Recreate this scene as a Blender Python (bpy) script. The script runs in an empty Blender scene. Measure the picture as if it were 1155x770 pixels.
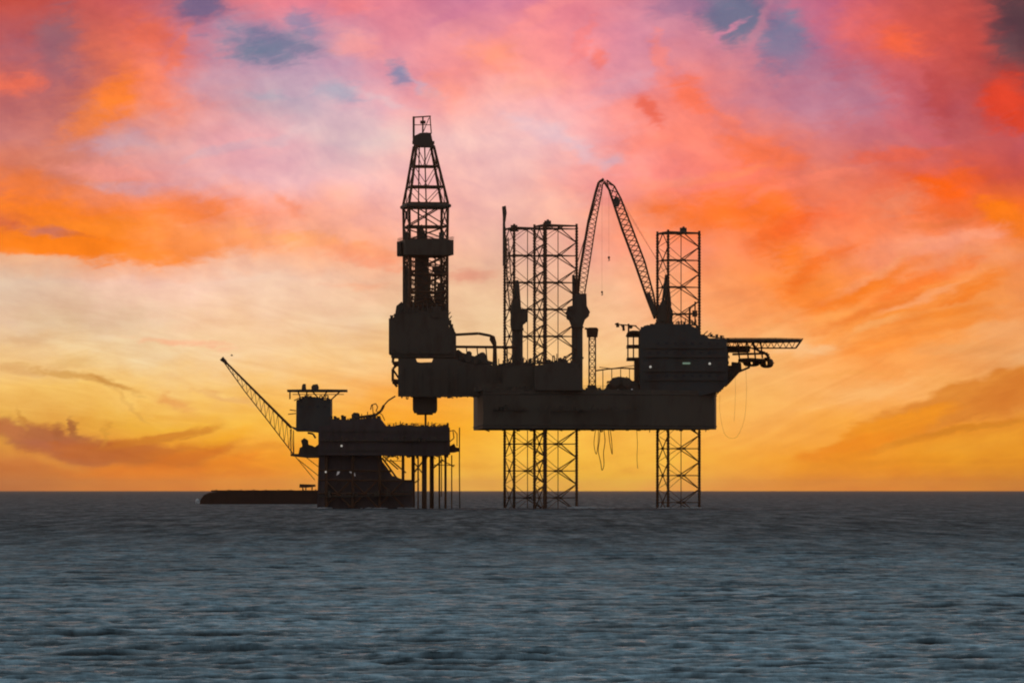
import bpy, math, random
import numpy as np
from mathutils import Vector, Matrix

random.seed(7)
rng = np.random.default_rng(11)
C = bpy.context.scene.collection
F = 6417.0           # focal length in photo pixels (200 mm lens)
D = 1740.0           # distance of the rig, metres
S = D / F            # metres per photo pixel at the rig
CX, HY = 577.5, 553.0
H = 20.0 * S         # camera height over the sea (rig waterline 20 px under the horizon)

# ------------------------------------------------------------------ helpers
def lin(c):
    return tuple(((v/255)/12.92 if v/255 <= 0.04045 else ((v/255+0.055)/1.055)**2.4) for v in c)

def W(px, py, dy=0.0):
    """point at rig depth D+dy seen at photo pixel (px, py)"""
    k = (D + dy) / F
    return Vector(((px - CX)*k, D + dy, H + (HY - py)*k))

def PX(px, dy=0.0): return (px - CX)*(D + dy)/F
def PZ(py, dy=0.0): return H + (HY - py)*(D + dy)/F

class MB:
    def __init__(self): self.v = []; self.f = []
    def add(self, vs, fs):
        n = len(self.v)
        self.v += [tuple(p) for p in vs]
        self.f += [tuple(i+n for i in f) for f in fs]
        return self
    def box(self, x0, x1, y0, y1, z0, z1):
        if x0 > x1: x0, x1 = x1, x0
        if y0 > y1: y0, y1 = y1, y0
        if z0 > z1: z0, z1 = z1, z0
        vs = [(x0,y0,z0),(x1,y0,z0),(x1,y1,z0),(x0,y1,z0),(x0,y0,z1),(x1,y0,z1),(x1,y1,z1),(x0,y1,z1)]
        return self.add(vs, [(0,3,2,1),(4,5,6,7),(0,1,5,4),(1,2,6,5),(2,3,7,6),(3,0,4,7)])
    def pbox(self, x0, y0, x1, y1, d0, d1):
        """box by photo pixel extents, at depth d0..d1 metres from the rig plane"""
        return self.box(PX(x0,d0), PX(x1,d0), D+d0, D+d1, PZ(y0,d0), PZ(y1,d0))
    def prism(self, pts, d0, d1):
        """outline in photo pixels (x, y), extruded through depth d0..d1"""
        a = sum(pts[i][0]*pts[(i+1)%len(pts)][1]-pts[(i+1)%len(pts)][0]*pts[i][1] for i in range(len(pts)))
        if a < 0: pts = pts[::-1]
        n = len(pts); dm = d0
        fr = [(PX(x,dm), D+d0, PZ(y,dm)) for x,y in pts]
        bk = [(PX(x,dm), D+d1, PZ(y,dm)) for x,y in pts]
        fs = [tuple(range(n))[::-1], tuple(range(n,2*n))]
        fs += [(i,(i+1)%n,n+(i+1)%n,n+i) for i in range(n)]
        return self.add(fr+bk, fs)
    def plan(self, pts, z0, z1):
        """footprint (x, y) extruded z0..z1"""
        a = sum(pts[i][0]*pts[(i+1)%len(pts)][1]-pts[(i+1)%len(pts)][0]*pts[i][1] for i in range(len(pts)))
        if a < 0: pts = pts[::-1]
        n = len(pts)
        fs = [tuple(range(n))[::-1], tuple(range(n,2*n))]
        fs += [(i,(i+1)%n,n+(i+1)%n,n+i) for i in range(n)]
        return self.add([(x,y,z0) for x,y in pts]+[(x,y,z1) for x,y in pts], fs)
    def bar(self, p, q, r, r2=None, n=8):
        p, q = Vector(p), Vector(q); d = q-p
        if d.length < 1e-6: return self
        r2 = r if r2 is None else r2
        a = d.orthogonal().normalized(); b = d.normalized().cross(a)
        vs = []
        for c, rr in ((p,r),(q,r2)):
            for k in range(n):
                t = 2*math.pi*k/n
                vs.append(c + a*rr*math.cos(t) + b*rr*math.sin(t))
        fs = [(k,(k+1)%n,n+(k+1)%n,n+k) for k in range(n)]
        fs += [tuple(range(n))[::-1], tuple(range(n,2*n))]
        return self.add(vs, fs)
    def path(self, pts, r, n=6):
        for a, b in zip(pts[:-1], pts[1:]): self.bar(a, b, r, n=n)
        return self
    def ball(self, c, r, sz=(1,1,1), nu=14, nv=8):
        vs, fs = [], []
        for j in range(nv+1):
            th = math.pi*j/nv
            for i in range(nu):
                ph = 2*math.pi*i/nu
                vs.append((c[0]+r*sz[0]*math.sin(th)*math.cos(ph), c[1]+r*sz[1]*math.sin(th)*math.sin(ph), c[2]+r*sz[2]*math.cos(th)))
        for j in range(nv):
            for i in range(nu):
                fs.append((j*nu+i, (j+1)*nu+i, (j+1)*nu+(i+1)%nu, j*nu+(i+1)%nu))
        return self.add(vs, fs)
    def rail(self, pts, h=1.1, r=0.045, gap=2.0):
        """handrail: posts and two rails following the points"""
        pts = [Vector(p) for p in pts]
        for a, b in zip(pts[:-1], pts[1:]):
            n = max(1, int((b-a).length/gap))
            for i in range(n+1):
                p = a.lerp(b, i/n); self.bar(p, p+Vector((0,0,h)), r, n=5)
            for hh in (h, h*0.5): self.bar(a+Vector((0,0,hh)), b+Vector((0,0,hh)), r, n=5)
        return self
    def build(self, name, mat, parent=None, smooth=False):
        me = bpy.data.meshes.new(name)
        o = bpy.data.objects.new(name, me); C.objects.link(o)
        off = Vector((0,0,0)); p = parent
        while p is not None: off += p.location; p = p.parent
        if parent is None and self.v:
            xs = [v[0] for v in self.v]; ys = [v[1] for v in self.v]; zs = [v[2] for v in self.v]
            off = Vector(((min(xs)+max(xs))/2, (min(ys)+max(ys))/2, min(zs)))
            o.location = off
        me.from_pydata([(x-off.x, y-off.y, z-off.z) for x,y,z in self.v], [], self.f)
        me.materials.append(mat)
        if smooth:
            me.polygons.foreach_set('use_smooth', [True]*len(me.polygons))
        me.update()
        if parent is not None: o.parent = parent
        return o

def tag(o, label=None, cat=None, group=None, kind=None):
    if label: o['label'] = label
    if cat: o['category'] = cat
    if group: o['group'] = group
    if kind: o['kind'] = kind
    return o

def empty(name, loc, label, cat, group=None):
    o = bpy.data.objects.new(name, None); C.objects.link(o)
    o.location = loc; o.empty_display_size = 2
    return tag(o, label, cat, group)

def nd(nt, t, **kw):
    n = nt.nodes.new(t)
    for k, v in kw.items(): setattr(n, k, v)
    return n

# ------------------------------------------------------------------ materials
def paint(name, col, rust=(0.09,0.045,0.025), rough=0.65, amount=0.45, scale=0.35):
    m = bpy.data.materials.new(name); m.use_nodes = True
    nt = m.node_tree; b = nt.nodes['Principled BSDF']; L = nt.links.new
    tc = nd(nt,'ShaderNodeTexCoord'); mp = nd(nt,'ShaderNodeMapping')
    mp.inputs['Scale'].default_value = (scale, scale, scale*0.35)
    L(tc.outputs['Object'], mp.inputs['Vector'])
    n1 = nd(nt,'ShaderNodeTexNoise'); n1.inputs['Scale'].default_value = 1.0; n1.inputs['Detail'].default_value = 8; n1.inputs['Roughness'].default_value = 0.65
    L(mp.outputs[0], n1.inputs['Vector'])
    r = nd(nt,'ShaderNodeMapRange'); r.inputs[1].default_value = 0.48; r.inputs[2].default_value = 0.68; r.inputs[4].default_value = amount
    L(n1.outputs['Fac'], r.inputs[0])
    mx = nd(nt,'ShaderNodeMix', data_type='RGBA'); mx.inputs[6].default_value = (*col,1); mx.inputs[7].default_value = (*rust,1)
    L(r.outputs[0], mx.inputs[0]); L(mx.outputs[2], b.inputs['Base Color'])
    b.inputs['Roughness'].default_value = rough
    b.inputs['Specular IOR Level'].default_value = 0.25
    n2 = nd(nt,'ShaderNodeTexNoise'); n2.inputs['Scale'].default_value = 3.0; n2.inputs['Detail'].default_value = 4
    L(tc.outputs['Object'], n2.inputs['Vector'])
    bp = nd(nt,'ShaderNodeBump'); bp.inputs['Strength'].default_value = 0.25; bp.inputs['Distance'].default_value = 0.05
    L(n2.outputs['Fac'], bp.inputs['Height']); L(bp.outputs[0], b.inputs['Normal'])
    return m

def lamp_mat(name, col, st):
    m = bpy.data.materials.new(name); m.use_nodes = True
    b = m.node_tree.nodes['Principled BSDF']
    b.inputs['Base Color'].default_value = (0.6,0.6,0.6,1)
    b.inputs['Emission Color'].default_value = (*col,1); b.inputs['Emission Strength'].default_value = st
    return m

M_steel  = paint('dark_steel_paint', (0.16,0.125,0.095))
M_lat    = paint('lattice_steel', (0.18,0.09,0.05), amount=0.7)
M_hull   = paint('hull_paint', (0.17,0.135,0.10), scale=0.15)
M_blue   = paint('quarters_paint', (0.125,0.12,0.11), scale=0.2)
M_deck   = paint('deck_plating', (0.14,0.115,0.09))
M_purple = paint('weathered_steel', (0.15,0.11,0.105))
M_boat   = paint('lifeboat_shell', (0.13,0.05,0.02), rough=0.5, amount=0.2)
M_barge  = paint('barge_red_oxide', (0.085,0.045,0.032), rust=(0.06,0.03,0.02))
M_glass  = paint('dark_window_glass', (0.08,0.085,0.085), rough=0.3, amount=0.0)
M_rope   = paint('black_rubber_hose', (0.05,0.035,0.025), amount=0.0)
HAZE = 9e-6
M_glow   = lamp_mat('floodlight_and_gap_glow', (1.0,0.93,0.8), 0.36)  # lit floodlights, and one glow for sky between the platform braces
M_glowdim= lamp_mat('deck_light_and_gap_glow', (0.8,0.72,0.7), 0.2)  # dim deck lamps, and glowing patches for sky through the platform gaps
M_lampgr = lamp_mat('green_deck_light', (0.45,0.75,0.45), 0.2)

# ------------------------------------------------------------------ camera
cam = bpy.data.cameras.new('camera'); co = bpy.data.objects.new('camera', cam); C.objects.link(co)
cam.sensor_width = 36.0; cam.lens = 36.0*F/1155.0
cam.shift_x = 0.0; cam.shift_y = (HY-385.0)/1155.0
co.location = (0,0,H); co.rotation_euler = (math.radians(90),0,0)
cam.clip_start = 0.5; cam.clip_end = 200000
bpy.context.scene.camera = co

# ------------------------------------------------------------------ sky
GRID_X = [72*i for i in range(17)]
GRID = {
0:[(190,75,65),(195,85,80),(205,90,95),(165,100,120),(235,130,140),(230,130,150),(230,130,145),(215,130,155),(205,125,160),(245,135,140),(200,125,150),(170,120,150),(175,115,145),(200,100,130),(215,95,90),(195,80,75),(100,62,68)],
40:[(185,85,90),(175,95,98),(235,105,70),(200,125,148),(175,145,168),(190,140,165),(240,140,150),(225,145,160),(250,150,150),(255,145,145),(215,140,165),(210,135,150),(180,120,150),(190,105,135),(240,100,75),(200,80,75),(100,62,70)],
80:[(210,105,95),(165,100,110),(250,120,65),(240,140,135),(180,150,175),(205,165,185),(215,150,170),(255,150,145),(255,160,145),(255,150,150),(215,150,170),(245,130,120),(180,125,150),(195,110,130),(215,100,105),(190,75,70),(155,68,66)],
120:[(190,105,105),(205,115,100),(255,130,50),(245,150,140),(200,170,180),(195,175,190),(240,180,190),(250,165,155),(255,190,185),(250,170,175),(250,138,125),(252,125,105),(195,130,150),(190,120,140),(205,105,120),(182,78,82),(205,72,55)],
160:[(190,115,120),(225,135,110),(205,155,160),(235,165,165),(240,172,180),(220,185,190),(225,195,195),(245,190,185),(250,200,195),(240,175,180),(255,145,130),(255,135,115),(240,126,105),(215,120,120),(200,110,120),(205,95,90),(185,80,90)],
200:[(228,120,78),(215,130,105),(245,155,145),(225,160,160),(240,180,185),(245,190,190),(250,190,185),(250,185,175),(240,190,185),(250,170,155),(255,150,145),(255,130,110),(255,120,90),(225,130,110),(240,100,65),(245,95,40),(205,85,75)],
240:[(225,108,60),(255,130,35),(255,135,60),(255,140,80),(255,155,125),(255,175,150),(250,180,165),(250,185,170),(245,190,175),(250,175,155),(255,145,105),(255,125,60),(255,115,45),(245,125,90),(250,120,65),(240,105,50),(250,115,30)],
280:[(235,165,120),(235,165,120),(250,160,110),(250,170,130),(250,180,145),(255,175,130),(255,170,135),(245,180,155),(230,185,165),(245,180,155),(255,160,130),(255,145,100),(255,135,80),(255,140,85),(255,150,110),(250,155,115),(245,140,70)],
320:[(220,190,166),(234,196,168),(246,196,174),(252,204,180),(250,212,184),(250,205,175),(250,195,155),(240,190,155),(232,185,152),(245,190,150),(250,180,140),(255,155,95),(255,145,75),(250,140,60),(255,145,75),(250,145,60),(240,145,85)],
360:[(230,190,158),(226,192,150),(236,202,170),(248,202,160),(248,202,162),(245,205,165),(240,200,160),(240,200,155),(240,200,155),(245,195,145),(250,185,140),(252,170,110),(255,160,95),(255,160,75),(255,150,65),(250,150,60),(245,160,95)],
400:[(242,198,136),(246,206,150),(245,214,164),(250,212,162),(252,208,154),(250,205,145),(250,200,135),(248,205,150),(250,200,140),(250,200,140),(250,200,140),(250,190,120),(252,190,120),(255,165,85),(255,155,70),(250,165,90),(235,170,110)],
440:[(250,196,108),(246,194,100),(255,206,114),(252,200,114),(255,204,114),(255,190,100),(255,178,85),(255,170,60),(255,190,80),(250,190,105),(250,190,105),(250,188,100),(250,180,95),(255,180,100),(255,175,95),(246,170,90),(232,152,75)],
480:[(235,175,65),(232,160,68),(245,185,65),(245,175,50),(255,195,80),(255,180,50),(255,168,30),(255,168,22),(255,190,60),(255,190,75),(255,190,75),(255,180,80),(255,180,85),(255,175,75),(250,160,48),(238,148,42),(232,146,42)],
520:[(210,120,55),(228,138,45),(238,130,30),(242,142,25),(255,155,30),(255,165,30),(255,178,44),(255,186,46),(255,190,70),(255,195,55),(255,190,65),(255,180,60),(255,168,48),(246,152,22),(246,152,20),(240,155,25),(240,155,30)],
552:[(202,112,50),(220,125,45),(240,132,25),(245,135,20),(252,152,30),(255,165,35),(255,180,60),(255,190,60),(255,190,60),(255,195,50),(255,182,60),(255,172,60),(255,160,40),(250,150,25),(250,145,20),(240,145,25),(218,128,25)],
}
# cloud patches: (x, y, half-width, half-height, tilt deg (clockwise in the picture), colour, strength, softness 0..1)
PATCH = [
 (228,8,34,26,0,(108,100,136),.95,.75),(300,50,62,30,10,(176,152,176),.7,.95),(304,52,54,22,6,(116,124,152),.95,.85),(285,56,26,9,0,(108,122,148),.6,.9),(346,27,22,15,30,(140,130,164),.85,.8),
 (388,107,28,14,5,(172,168,188),.9,.85),(310,108,30,6,10,(172,168,184),.6,.85),(449,81,10,14,-10,(134,140,172),.95,.8),(474,97,26,5,38,(196,178,196),.6,.9),
 (435,113,40,6,16,(214,186,196),.5,.9),(62,56,24,40,8,(140,100,110),.95,.9),(20,60,30,16,0,(170,98,112),.5,.9),(56,80,44,62,8,(166,96,110),.6,.95),
 (826,18,44,30,22,(106,114,142),1.0,.55),(884,48,26,36,18,(118,122,152),.95,.7),(905,75,40,26,30,(168,122,150),.55,.9),
 (770,12,40,14,-12,(160,118,150),.7,.8),(820,36,24,4,-35,(240,140,165),.6,.8),(856,34,8,34,22,(205,130,150),.65,.8),
 (1150,40,44,84,-8,(112,66,74),.8,.9),(1152,28,38,66,-10,(84,60,68),.92,.8),(1130,62,26,22,0,(112,76,82),.6,.9),
 (1130,118,30,34,20,(226,66,40),.95,.7),(1150,140,24,14,0,(214,62,34),.7,.8),(1018,48,30,18,20,(246,100,60),.8,.9),
 (970,36,40,30,20,(238,104,90),.5,.9),(1085,50,20,46,-8,(196,74,66),.5,.9),(968,108,44,32,15,(182,126,148),.65,.9),(920,120,40,30,10,(200,138,158),.5,.95),
 (18,96,32,13,-4,(248,116,84),.85,.8),(134,112,26,40,18,(255,128,40),.8,.85),(100,140,48,15,-24,(255,134,52),.75,.8),(172,42,34,22,20,(244,112,76),.7,.9),
 (180,98,16,44,-25,(254,134,100),.55,.9),(128,162,46,14,-6,(200,158,170),.7,.85),(245,95,40,30,0,(196,158,178),.5,.95),
 (735,128,9,22,-14,(242,104,78),.85,.8),(784,112,34,18,40,(255,118,84),.9,.8),(748,72,9,40,-4,(254,136,122),.7,.85),(677,62,13,13,20,(248,120,106),.8,.85),
 (700,100,44,16,-20,(218,166,184),.5,.9),(555,62,30,22,0,(255,150,118),.7,.9),(500,100,26,20,35,(255,152,132),.6,.9),(600,100,50,14,-10,(255,172,150),.5,.9),
 (400,55,40,14,10,(255,160,150),.6,.85),(395,10,30,14,0,(255,136,134),.6,.9),(745,160,60,14,-8,(255,134,112),.6,.9),(860,175,50,18,15,(255,116,62),.75,.85),
 (610,150,50,12,20,(228,190,200),.7,.9),(655,170,40,8,28,(222,184,196),.6,.9),(690,180,14,9,0,(214,176,188),.7,.9),
 (150,300,190,14,2,(246,178,140),.35,.95),
 (60,256,112,28,10,(254,130,34),.95,.7),(150,272,100,22,4,(255,136,36),.95,.45),(20,272,90,13,2,(253,130,28),1.0,.25),(70,277,62,9,3,(252,128,26),.95,.35),(240,266,90,22,2,(255,150,86),.75,.7),(215,236,60,16,-4,(255,130,52),.75,.8),
 (30,215,36,20,6,(250,126,46),.6,.9),(0,252,32,12,4,(204,94,68),.75,.85),(58,263,34,6,8,(196,116,104),.75,.85),(88,268,22,4,6,(222,112,44),.7,.85),
 (112,196,60,10,2,(250,156,140),.6,.9),(140,214,50,7,4,(210,158,160),.65,.9),(190,210,60,6,-3,(222,166,172),.55,.9),
 (325,232,26,7,42,(254,150,112),.7,.85),(395,280,72,9,14,(255,156,108),.75,.85),(330,268,60,9,4,(255,172,108),.6,.9),(420,296,44,7,12,(252,150,112),.6,.9),
 (528,314,34,9,-4,(226,146,122),.8,.85),(405,324,40,6,0,(250,176,136),.6,.9),(200,388,50,5,6,(252,178,136),.7,.85),(240,392,30,4,0,(250,180,140),.5,.9),
 (820,238,80,22,-6,(255,116,38),.8,.85),(880,262,40,30,-30,(255,114,28),.75,.85),(905,290,30,20,0,(254,124,26),.7,.9),(905,330,36,26,0,(255,132,40),.7,.9),
 (1055,212,34,13,14,(252,98,16),.9,.75),(1080,198,30,14,0,(248,98,24),.7,.85),(1130,246,40,14,28,(255,124,16),.9,.7),(1010,232,40,20,-10,(238,140,106),.7,.9),
 (1060,254,44,6,-12,(232,116,62),.7,.8),(1072,272,60,9,-12,(254,160,124),.85,.65),(1010,288,60,12,-10,(255,154,112),.6,.9),(1130,290,40,14,10,(246,152,104),.7,.85),
 (970,325,84,11,-24,(250,124,26),.85,.9),(1035,318,80,10,-22,(252,120,40),.8,.9),(1000,346,96,8,-17,(240,122,42),.75,.9),(1085,332,76,8,-26,(246,124,30),.75,.9),(960,372,70,7,-20,(252,150,66),.65,.9),(1060,372,96,7,-12,(246,138,52),.7,.9),(930,300,64,10,-32,(252,112,28),.7,.9),(1040,336,60,5,-24,(255,176,120),.6,.85),(985,308,60,6,-26,(255,166,112),.6,.85),(1010,362,80,5,-16,(255,184,112),.6,.85),(900,250,50,14,-20,(250,96,40),.6,.9),(940,352,50,8,-20,(255,166,86),.6,.85),
 (1060,352,80,6,-6,(250,138,40),.6,.85),(1130,372,50,10,-8,(242,166,104),.7,.9),(1010,390,60,9,-8,(255,146,54),.7,.85),(960,420,60,4,-4,(246,164,80),.5,.85),(1090,395,50,10,0,(240,168,100),.6,.9),(980,440,70,12,-14,(255,190,116),.6,.9),
 (905,395,40,8,-4,(252,198,140),.7,.9),
 (20,417,40,6,10,(224,170,106),.7,.8),(92,428,62,4.5,14,(214,156,78),.8,.75),(125,434,40,3.5,16,(206,144,66),.75,.75),(146,455,30,4,42,(216,158,78),.6,.85),(85,412,20,8,-14,(226,178,110),.5,.9),(130,450,50,9,14,(244,184,92),.5,.9),
 (204,452,26,7,26,(238,162,88),.75,.8),(255,447,40,4,18,(238,178,108),.7,.8),(40,380,40,8,-8,(222,176,128),.5,.9),
 (62,497,76,15,14,(178,98,60),.98,.5),(74,508,50,14,12,(178,98,74),.85,.7),(89,483,5,11,-8,(164,94,54),.9,.7),(70,487,10,10,10,(172,98,56),.9,.65),(46,490,18,6,24,(180,104,60),.85,.6),(24,472,4,14,-30,(205,138,58),.7,.8),(12,484,20,9,20,(196,116,66),.8,.75),
 (140,512,96,13,3,(196,104,40),.95,.55),(215,508,60,9,-8,(214,120,36),.85,.65),(285,506,50,6,-10,(236,146,40),.8,.7),(118,488,4,16,22,(220,154,56),.7,.8),(182,493,64,5,-11,(212,128,38),.9,.55),(205,516,52,8,-14,(220,116,22),.9,.6),(265,520,48,10,-8,(242,134,20),.75,.8),(150,534,90,9,0,(246,132,22),.7,.85),(250,495,44,8,-12,(255,178,36),.7,.85),
 (290,535,60,6,-2,(242,132,24),.6,.85),(30,530,60,14,6,(210,120,54),.6,.9),(60,520,40,5,16,(228,148,58),.6,.85),
 (1100,450,118,19,-17,(222,132,44),.95,.35),(1150,446,60,22,-14,(216,122,44),.7,.7),(1000,486,70,13,-19,(243,146,28),.95,.35),(955,505,46,9,-14,(246,142,24),.9,.4),(925,530,52,14,-22,(246,150,20),.85,.5),(1050,492,80,5,-12,(222,132,28),.8,.7),(1100,482,70,4,-8,(214,130,32),.7,.7),
 (1110,498,90,9,-7,(244,162,42),.75,.85),(1000,520,90,5,-2,(234,138,20),.5,.85),(1120,520,70,3,-1,(230,138,22),.5,.85),(1080,540,80,3,0,(234,136,18),.5,.85),
 (600,20,60,10,-30,(255,150,146),.6,.75),(520,20,50,8,-24,(214,126,154),.55,.8),(660,40,30,6,-60,(255,132,128),.55,.7),(340,150,50,6,-16,(226,188,194),.55,.75),(250,170,60,6,-10,(206,172,184),.55,.75),(200,60,30,8,-60,(250,120,84),.6,.7),(1060,110,14,40,-6,(190,72,70),.6,.7),(1040,150,50,8,20,(206,98,108),.6,.75),(900,210,70,7,-16,(255,132,104),.6,.65),(840,150,40,7,34,(255,128,98),.6,.65),(800,200,70,6,-10,(255,140,96),.55,.65),(720,215,60,8,-14,(255,152,132),.6,.7),(1010,175,60,8,-8,(240,100,66),.7,.7),
 (690,540,70,12,0,(255,198,40),.6,.9),(430,478,40,16,0,(255,170,30),.5,.95),
]

def build_world():
    w = bpy.data.worlds.new('World'); bpy.context.scene.world = w; w.use_nodes = True
    nt = w.node_tree; nt.nodes.clear(); L = nt.links.new
    def val(x):
        n = nd(nt,'ShaderNodeValue'); n.outputs[0].default_value = x; return n.outputs[0]
    def m(op, a, b=None, c=None, clamp=False):
        n = nd(nt,'ShaderNodeMath', operation=op); n.use_clamp = clamp
        for i, x in enumerate((a,b,c)):
            if x is None: continue
            if isinstance(x,(int,float)): n.inputs[i].default_value = x
            else: L(x, n.inputs[i])
        return n.outputs[0]
    def ss(x, a, b, lo=0.0, hi=1.0):
        n = nd(nt,'ShaderNodeMapRange', interpolation_type='SMOOTHSTEP'); L(x, n.inputs[0])
        for i, v in ((1,a),(2,b),(3,lo),(4,hi)): n.inputs[i].default_value = v
        return n.outputs[0]
    def mix(f, a, b):
        n = nd(nt,'ShaderNodeMix', data_type='RGBA')
        for i, x in ((0,f),(6,a),(7,b)):
            if isinstance(x,(int,float)): n.inputs[i].default_value = x
            elif isinstance(x,tuple): n.inputs[i].default_value = (*x,1)
            else: L(x, n.inputs[i])
        return n.outputs[2]
    tc = nd(nt,'ShaderNodeTexCoord'); sp = nd(nt,'ShaderNodeSeparateXYZ'); L(tc.outputs['Generated'], sp.inputs[0])
    x, y, z = sp.outputs
    az = m('ARCTAN2', x, y)                       # 0 straight ahead, + to the right
    hz = m('SQRT', m('ADD', m('MULTIPLY',x,x), m('MULTIPLY',y,y)))
    el = m('ARCTAN2', z, hz)
    # sky units: 1 = 1/F radian, centred on the sunset
    u = m('MULTIPLY_ADD', az, F, CX)
    v = m('MULTIPLY_ADD', el, -F, HY)
    cv = nd(nt,'ShaderNodeCombineXYZ'); L(u, cv.inputs[0]); L(v, cv.inputs[1])
    def noise(sx, sy, detail, rough, rot=0.0, off=0.0, color=True, dist=0.0):
        mp = nd(nt,'ShaderNodeMapping'); L(cv.outputs[0], mp.inputs['Vector'])
        mp.vector_type = 'TEXTURE'
        mp.inputs['Location'].default_value = (off, off*0.7, 0)
        mp.inputs['Rotation'].default_value = (0,0,math.radians(rot)); mp.inputs['Scale'].default_value = (sx, sy, 1)
        n = nd(nt,'ShaderNodeTexNoise', noise_dimensions='2D'); L(mp.outputs[0], n.inputs['Vector'])
        n.inputs['Scale'].default_value = 1; n.inputs['Detail'].default_value = detail; n.inputs['Roughness'].default_value = rough
        n.inputs['Distortion'].default_value = dist
        return n.outputs['Color'] if color else n.outputs['Fac']
    def warp(nz, ax, ay):
        s = nd(nt,'ShaderNodeSeparateXYZ'); L(nz, s.inputs[0])
        return m('MULTIPLY_ADD', m('SUBTRACT', s.outputs[0], 0.5), ax, 0.0), m('MULTIPLY_ADD', m('SUBTRACT', s.outputs[1], 0.5), ay, 0.0)
    low = ss(v, 250, 420)                          # lower sky is more streaked
    w1x, w1y = warp(noise(95,60,4,0.55,0,13), 70, 46)
    w2x, w2y = warp(noise(34,11,5,0.6,-8,71), 34, 12)
    gx = m('ADD', m('ADD', u, w1x), w2x)
    wy_s = m('MULTIPLY', m('ADD', w1y, w2y), ss(v, 430, 552, 1.0, 0.25))
    gy = m('ADD', v, wy_s)
    # colour rows
    gu = m('DIVIDE', gx, 1152.0, clamp=True)
    col = None; rows = sorted(GRID)
    for i, r in enumerate(rows):
        cr = nd(nt,'ShaderNodeValToRGB'); e = cr.color_ramp; e.interpolation = 'B_SPLINE'
        cols = GRID[r]
        while len(e.elements) < len(cols): e.elements.new(0.5)
        for k in range(len(cols)):
            e.elements[k].position = k/(len(cols)-1)
        for k, c in enumerate(cols): e.elements[k].color = (*lin(c),1)
        L(gu, cr.inputs[0])
        if col is None: col = cr.outputs[0]
        else:
            n = nd(nt,'ShaderNodeMapRange', interpolation_type='LINEAR'); L(gy, n.inputs[0])
            n.inputs[1].default_value = rows[i-1]; n.inputs[2].default_value = r
            col = mix(n.outputs[0], col, cr.outputs[0])
    # cloud patches, ragged by noise
    px_, py_ = m('ADD', u, m('MULTIPLY', m('ADD', w1x, w2x), 0.62)), m('ADD', v, m('MULTIPLY', wy_s, 0.62))
    rag = m('SUBTRACT', noise(26,9,6,0.62,-10,37,False,0.4), 0.5)
    rag_amp = m('MULTIPLY', rag, 1.3)
    pv = nd(nt,'ShaderNodeCombineXYZ'); L(px_, pv.inputs[0]); L(py_, pv.inputs[1])
    # wispy light and dark through the whole cloud field
    f1 = noise(120,22,6,0.6,-4,5,False,0.3); f2 = noise(64,40,6,0.6,24,91,False,0.12)
    s1 = noise(170,19,6,0.6,-21,33,False,0.9); s2 = noise(130,17,6,0.6,12,57,False,0.9)
    st = nd(nt,'ShaderNodeMix'); L(ss(u, 430, 760), st.inputs[0]); L(s2, st.inputs[2]); L(s1, st.inputs[3])
    band = m('MULTIPLY', low, ss(v, 470, 553, 1.0, 0.45))
    f2s = m('MULTIPLY_ADD', m('SUBTRACT', f1, 0.5), low, f2)
    fm = nd(nt,'ShaderNodeMix'); L(m('MULTIPLY', band, 0.6), fm.inputs[0]); L(f2s, fm.inputs[2]); L(st.outputs[0], fm.inputs[3])
    k = nd(nt,'ShaderNodeMapRange'); L(fm.outputs[0], k.inputs[0]); k.inputs[1].default_value = 0.28; k.inputs[2].default_value = 0.72; k.inputs[3].default_value = 0.85; k.inputs[4].default_value = 1.13
    gl = nd(nt,'ShaderNodeCombineColor'); gh = nd(nt,'ShaderNodeCombineColor')
    L(m('POWER', k.outputs[0], 0.45), gl.inputs[0]); L(k.outputs[0], gl.inputs[1]); L(m('POWER', k.outputs[0], 1.5), gl.inputs[2])
    L(m('POWER', k.outputs[0], 0.8), gh.inputs[0]); L(k.outputs[0], gh.inputs[1]); L(m('POWER', k.outputs[0], 0.5), gh.inputs[2])
    class G_: outputs = [mix(low, gh.outputs[0], gl.outputs[0])]
    gcol = G_
    def region(x0, x1, y0, y1):
        c_ = col
        for (bx, by, rx, ry, ang, c, amt, soft) in PATCH:
            t = math.radians(ang); rx2, ry2 = rx*1.12, ry*1.12; reach = 1.75
            ex = reach*math.hypot(rx2*math.cos(t), ry2*math.sin(t))+30; ey = reach*math.hypot(rx2*math.sin(t), ry2*math.cos(t))+24
            if bx+ex < x0 or bx-ex > x1 or by+ey < y0 or by-ey > y1: continue
            mp = nd(nt,'ShaderNodeMapping'); mp.vector_type = 'TEXTURE'; L(pv.outputs[0], mp.inputs['Vector'])
            mp.inputs['Location'].default_value = (bx,by,0); mp.inputs['Rotation'].default_value = (0,0,t); mp.inputs['Scale'].default_value = (rx2,ry2,1)
            ln = nd(nt,'ShaderNodeVectorMath', operation='LENGTH'); L(mp.outputs[0], ln.inputs[0])
            d = m('MULTIPLY_ADD', rag_amp, min(1.0, 0.15+soft*soft*1.3), ln.outputs['Value'])
            c_ = mix(ss(d, 1.2-1.25*soft, 1.25, amt*0.92, 0.0), c_, lin(c))
        mul = nd(nt,'ShaderNodeMix', data_type='RGBA', blend_type='MULTIPLY'); mul.inputs[0].default_value = 1.0
        L(c_, mul.inputs[6]); L(gcol.outputs[0], mul.inputs[7])
        bg = nd(nt,'ShaderNodeBackground'); L(mul.outputs[2], bg.inputs[0]); bg.inputs[1].default_value = 1.0
        return bg.outputs[0]
    def mixs(f, a, b):
        n = nd(nt,'ShaderNodeMixShader'); L(f, n.inputs[0]); L(a, n.inputs[1]); L(b, n.inputs[2]); return n.outputs[0]
    BIG = 1e5
    cutx = (-BIG, 230, 520, 850, 1000, BIG); cuty = (-BIG, 170, 345, BIG)
    cols_ = []
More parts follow.
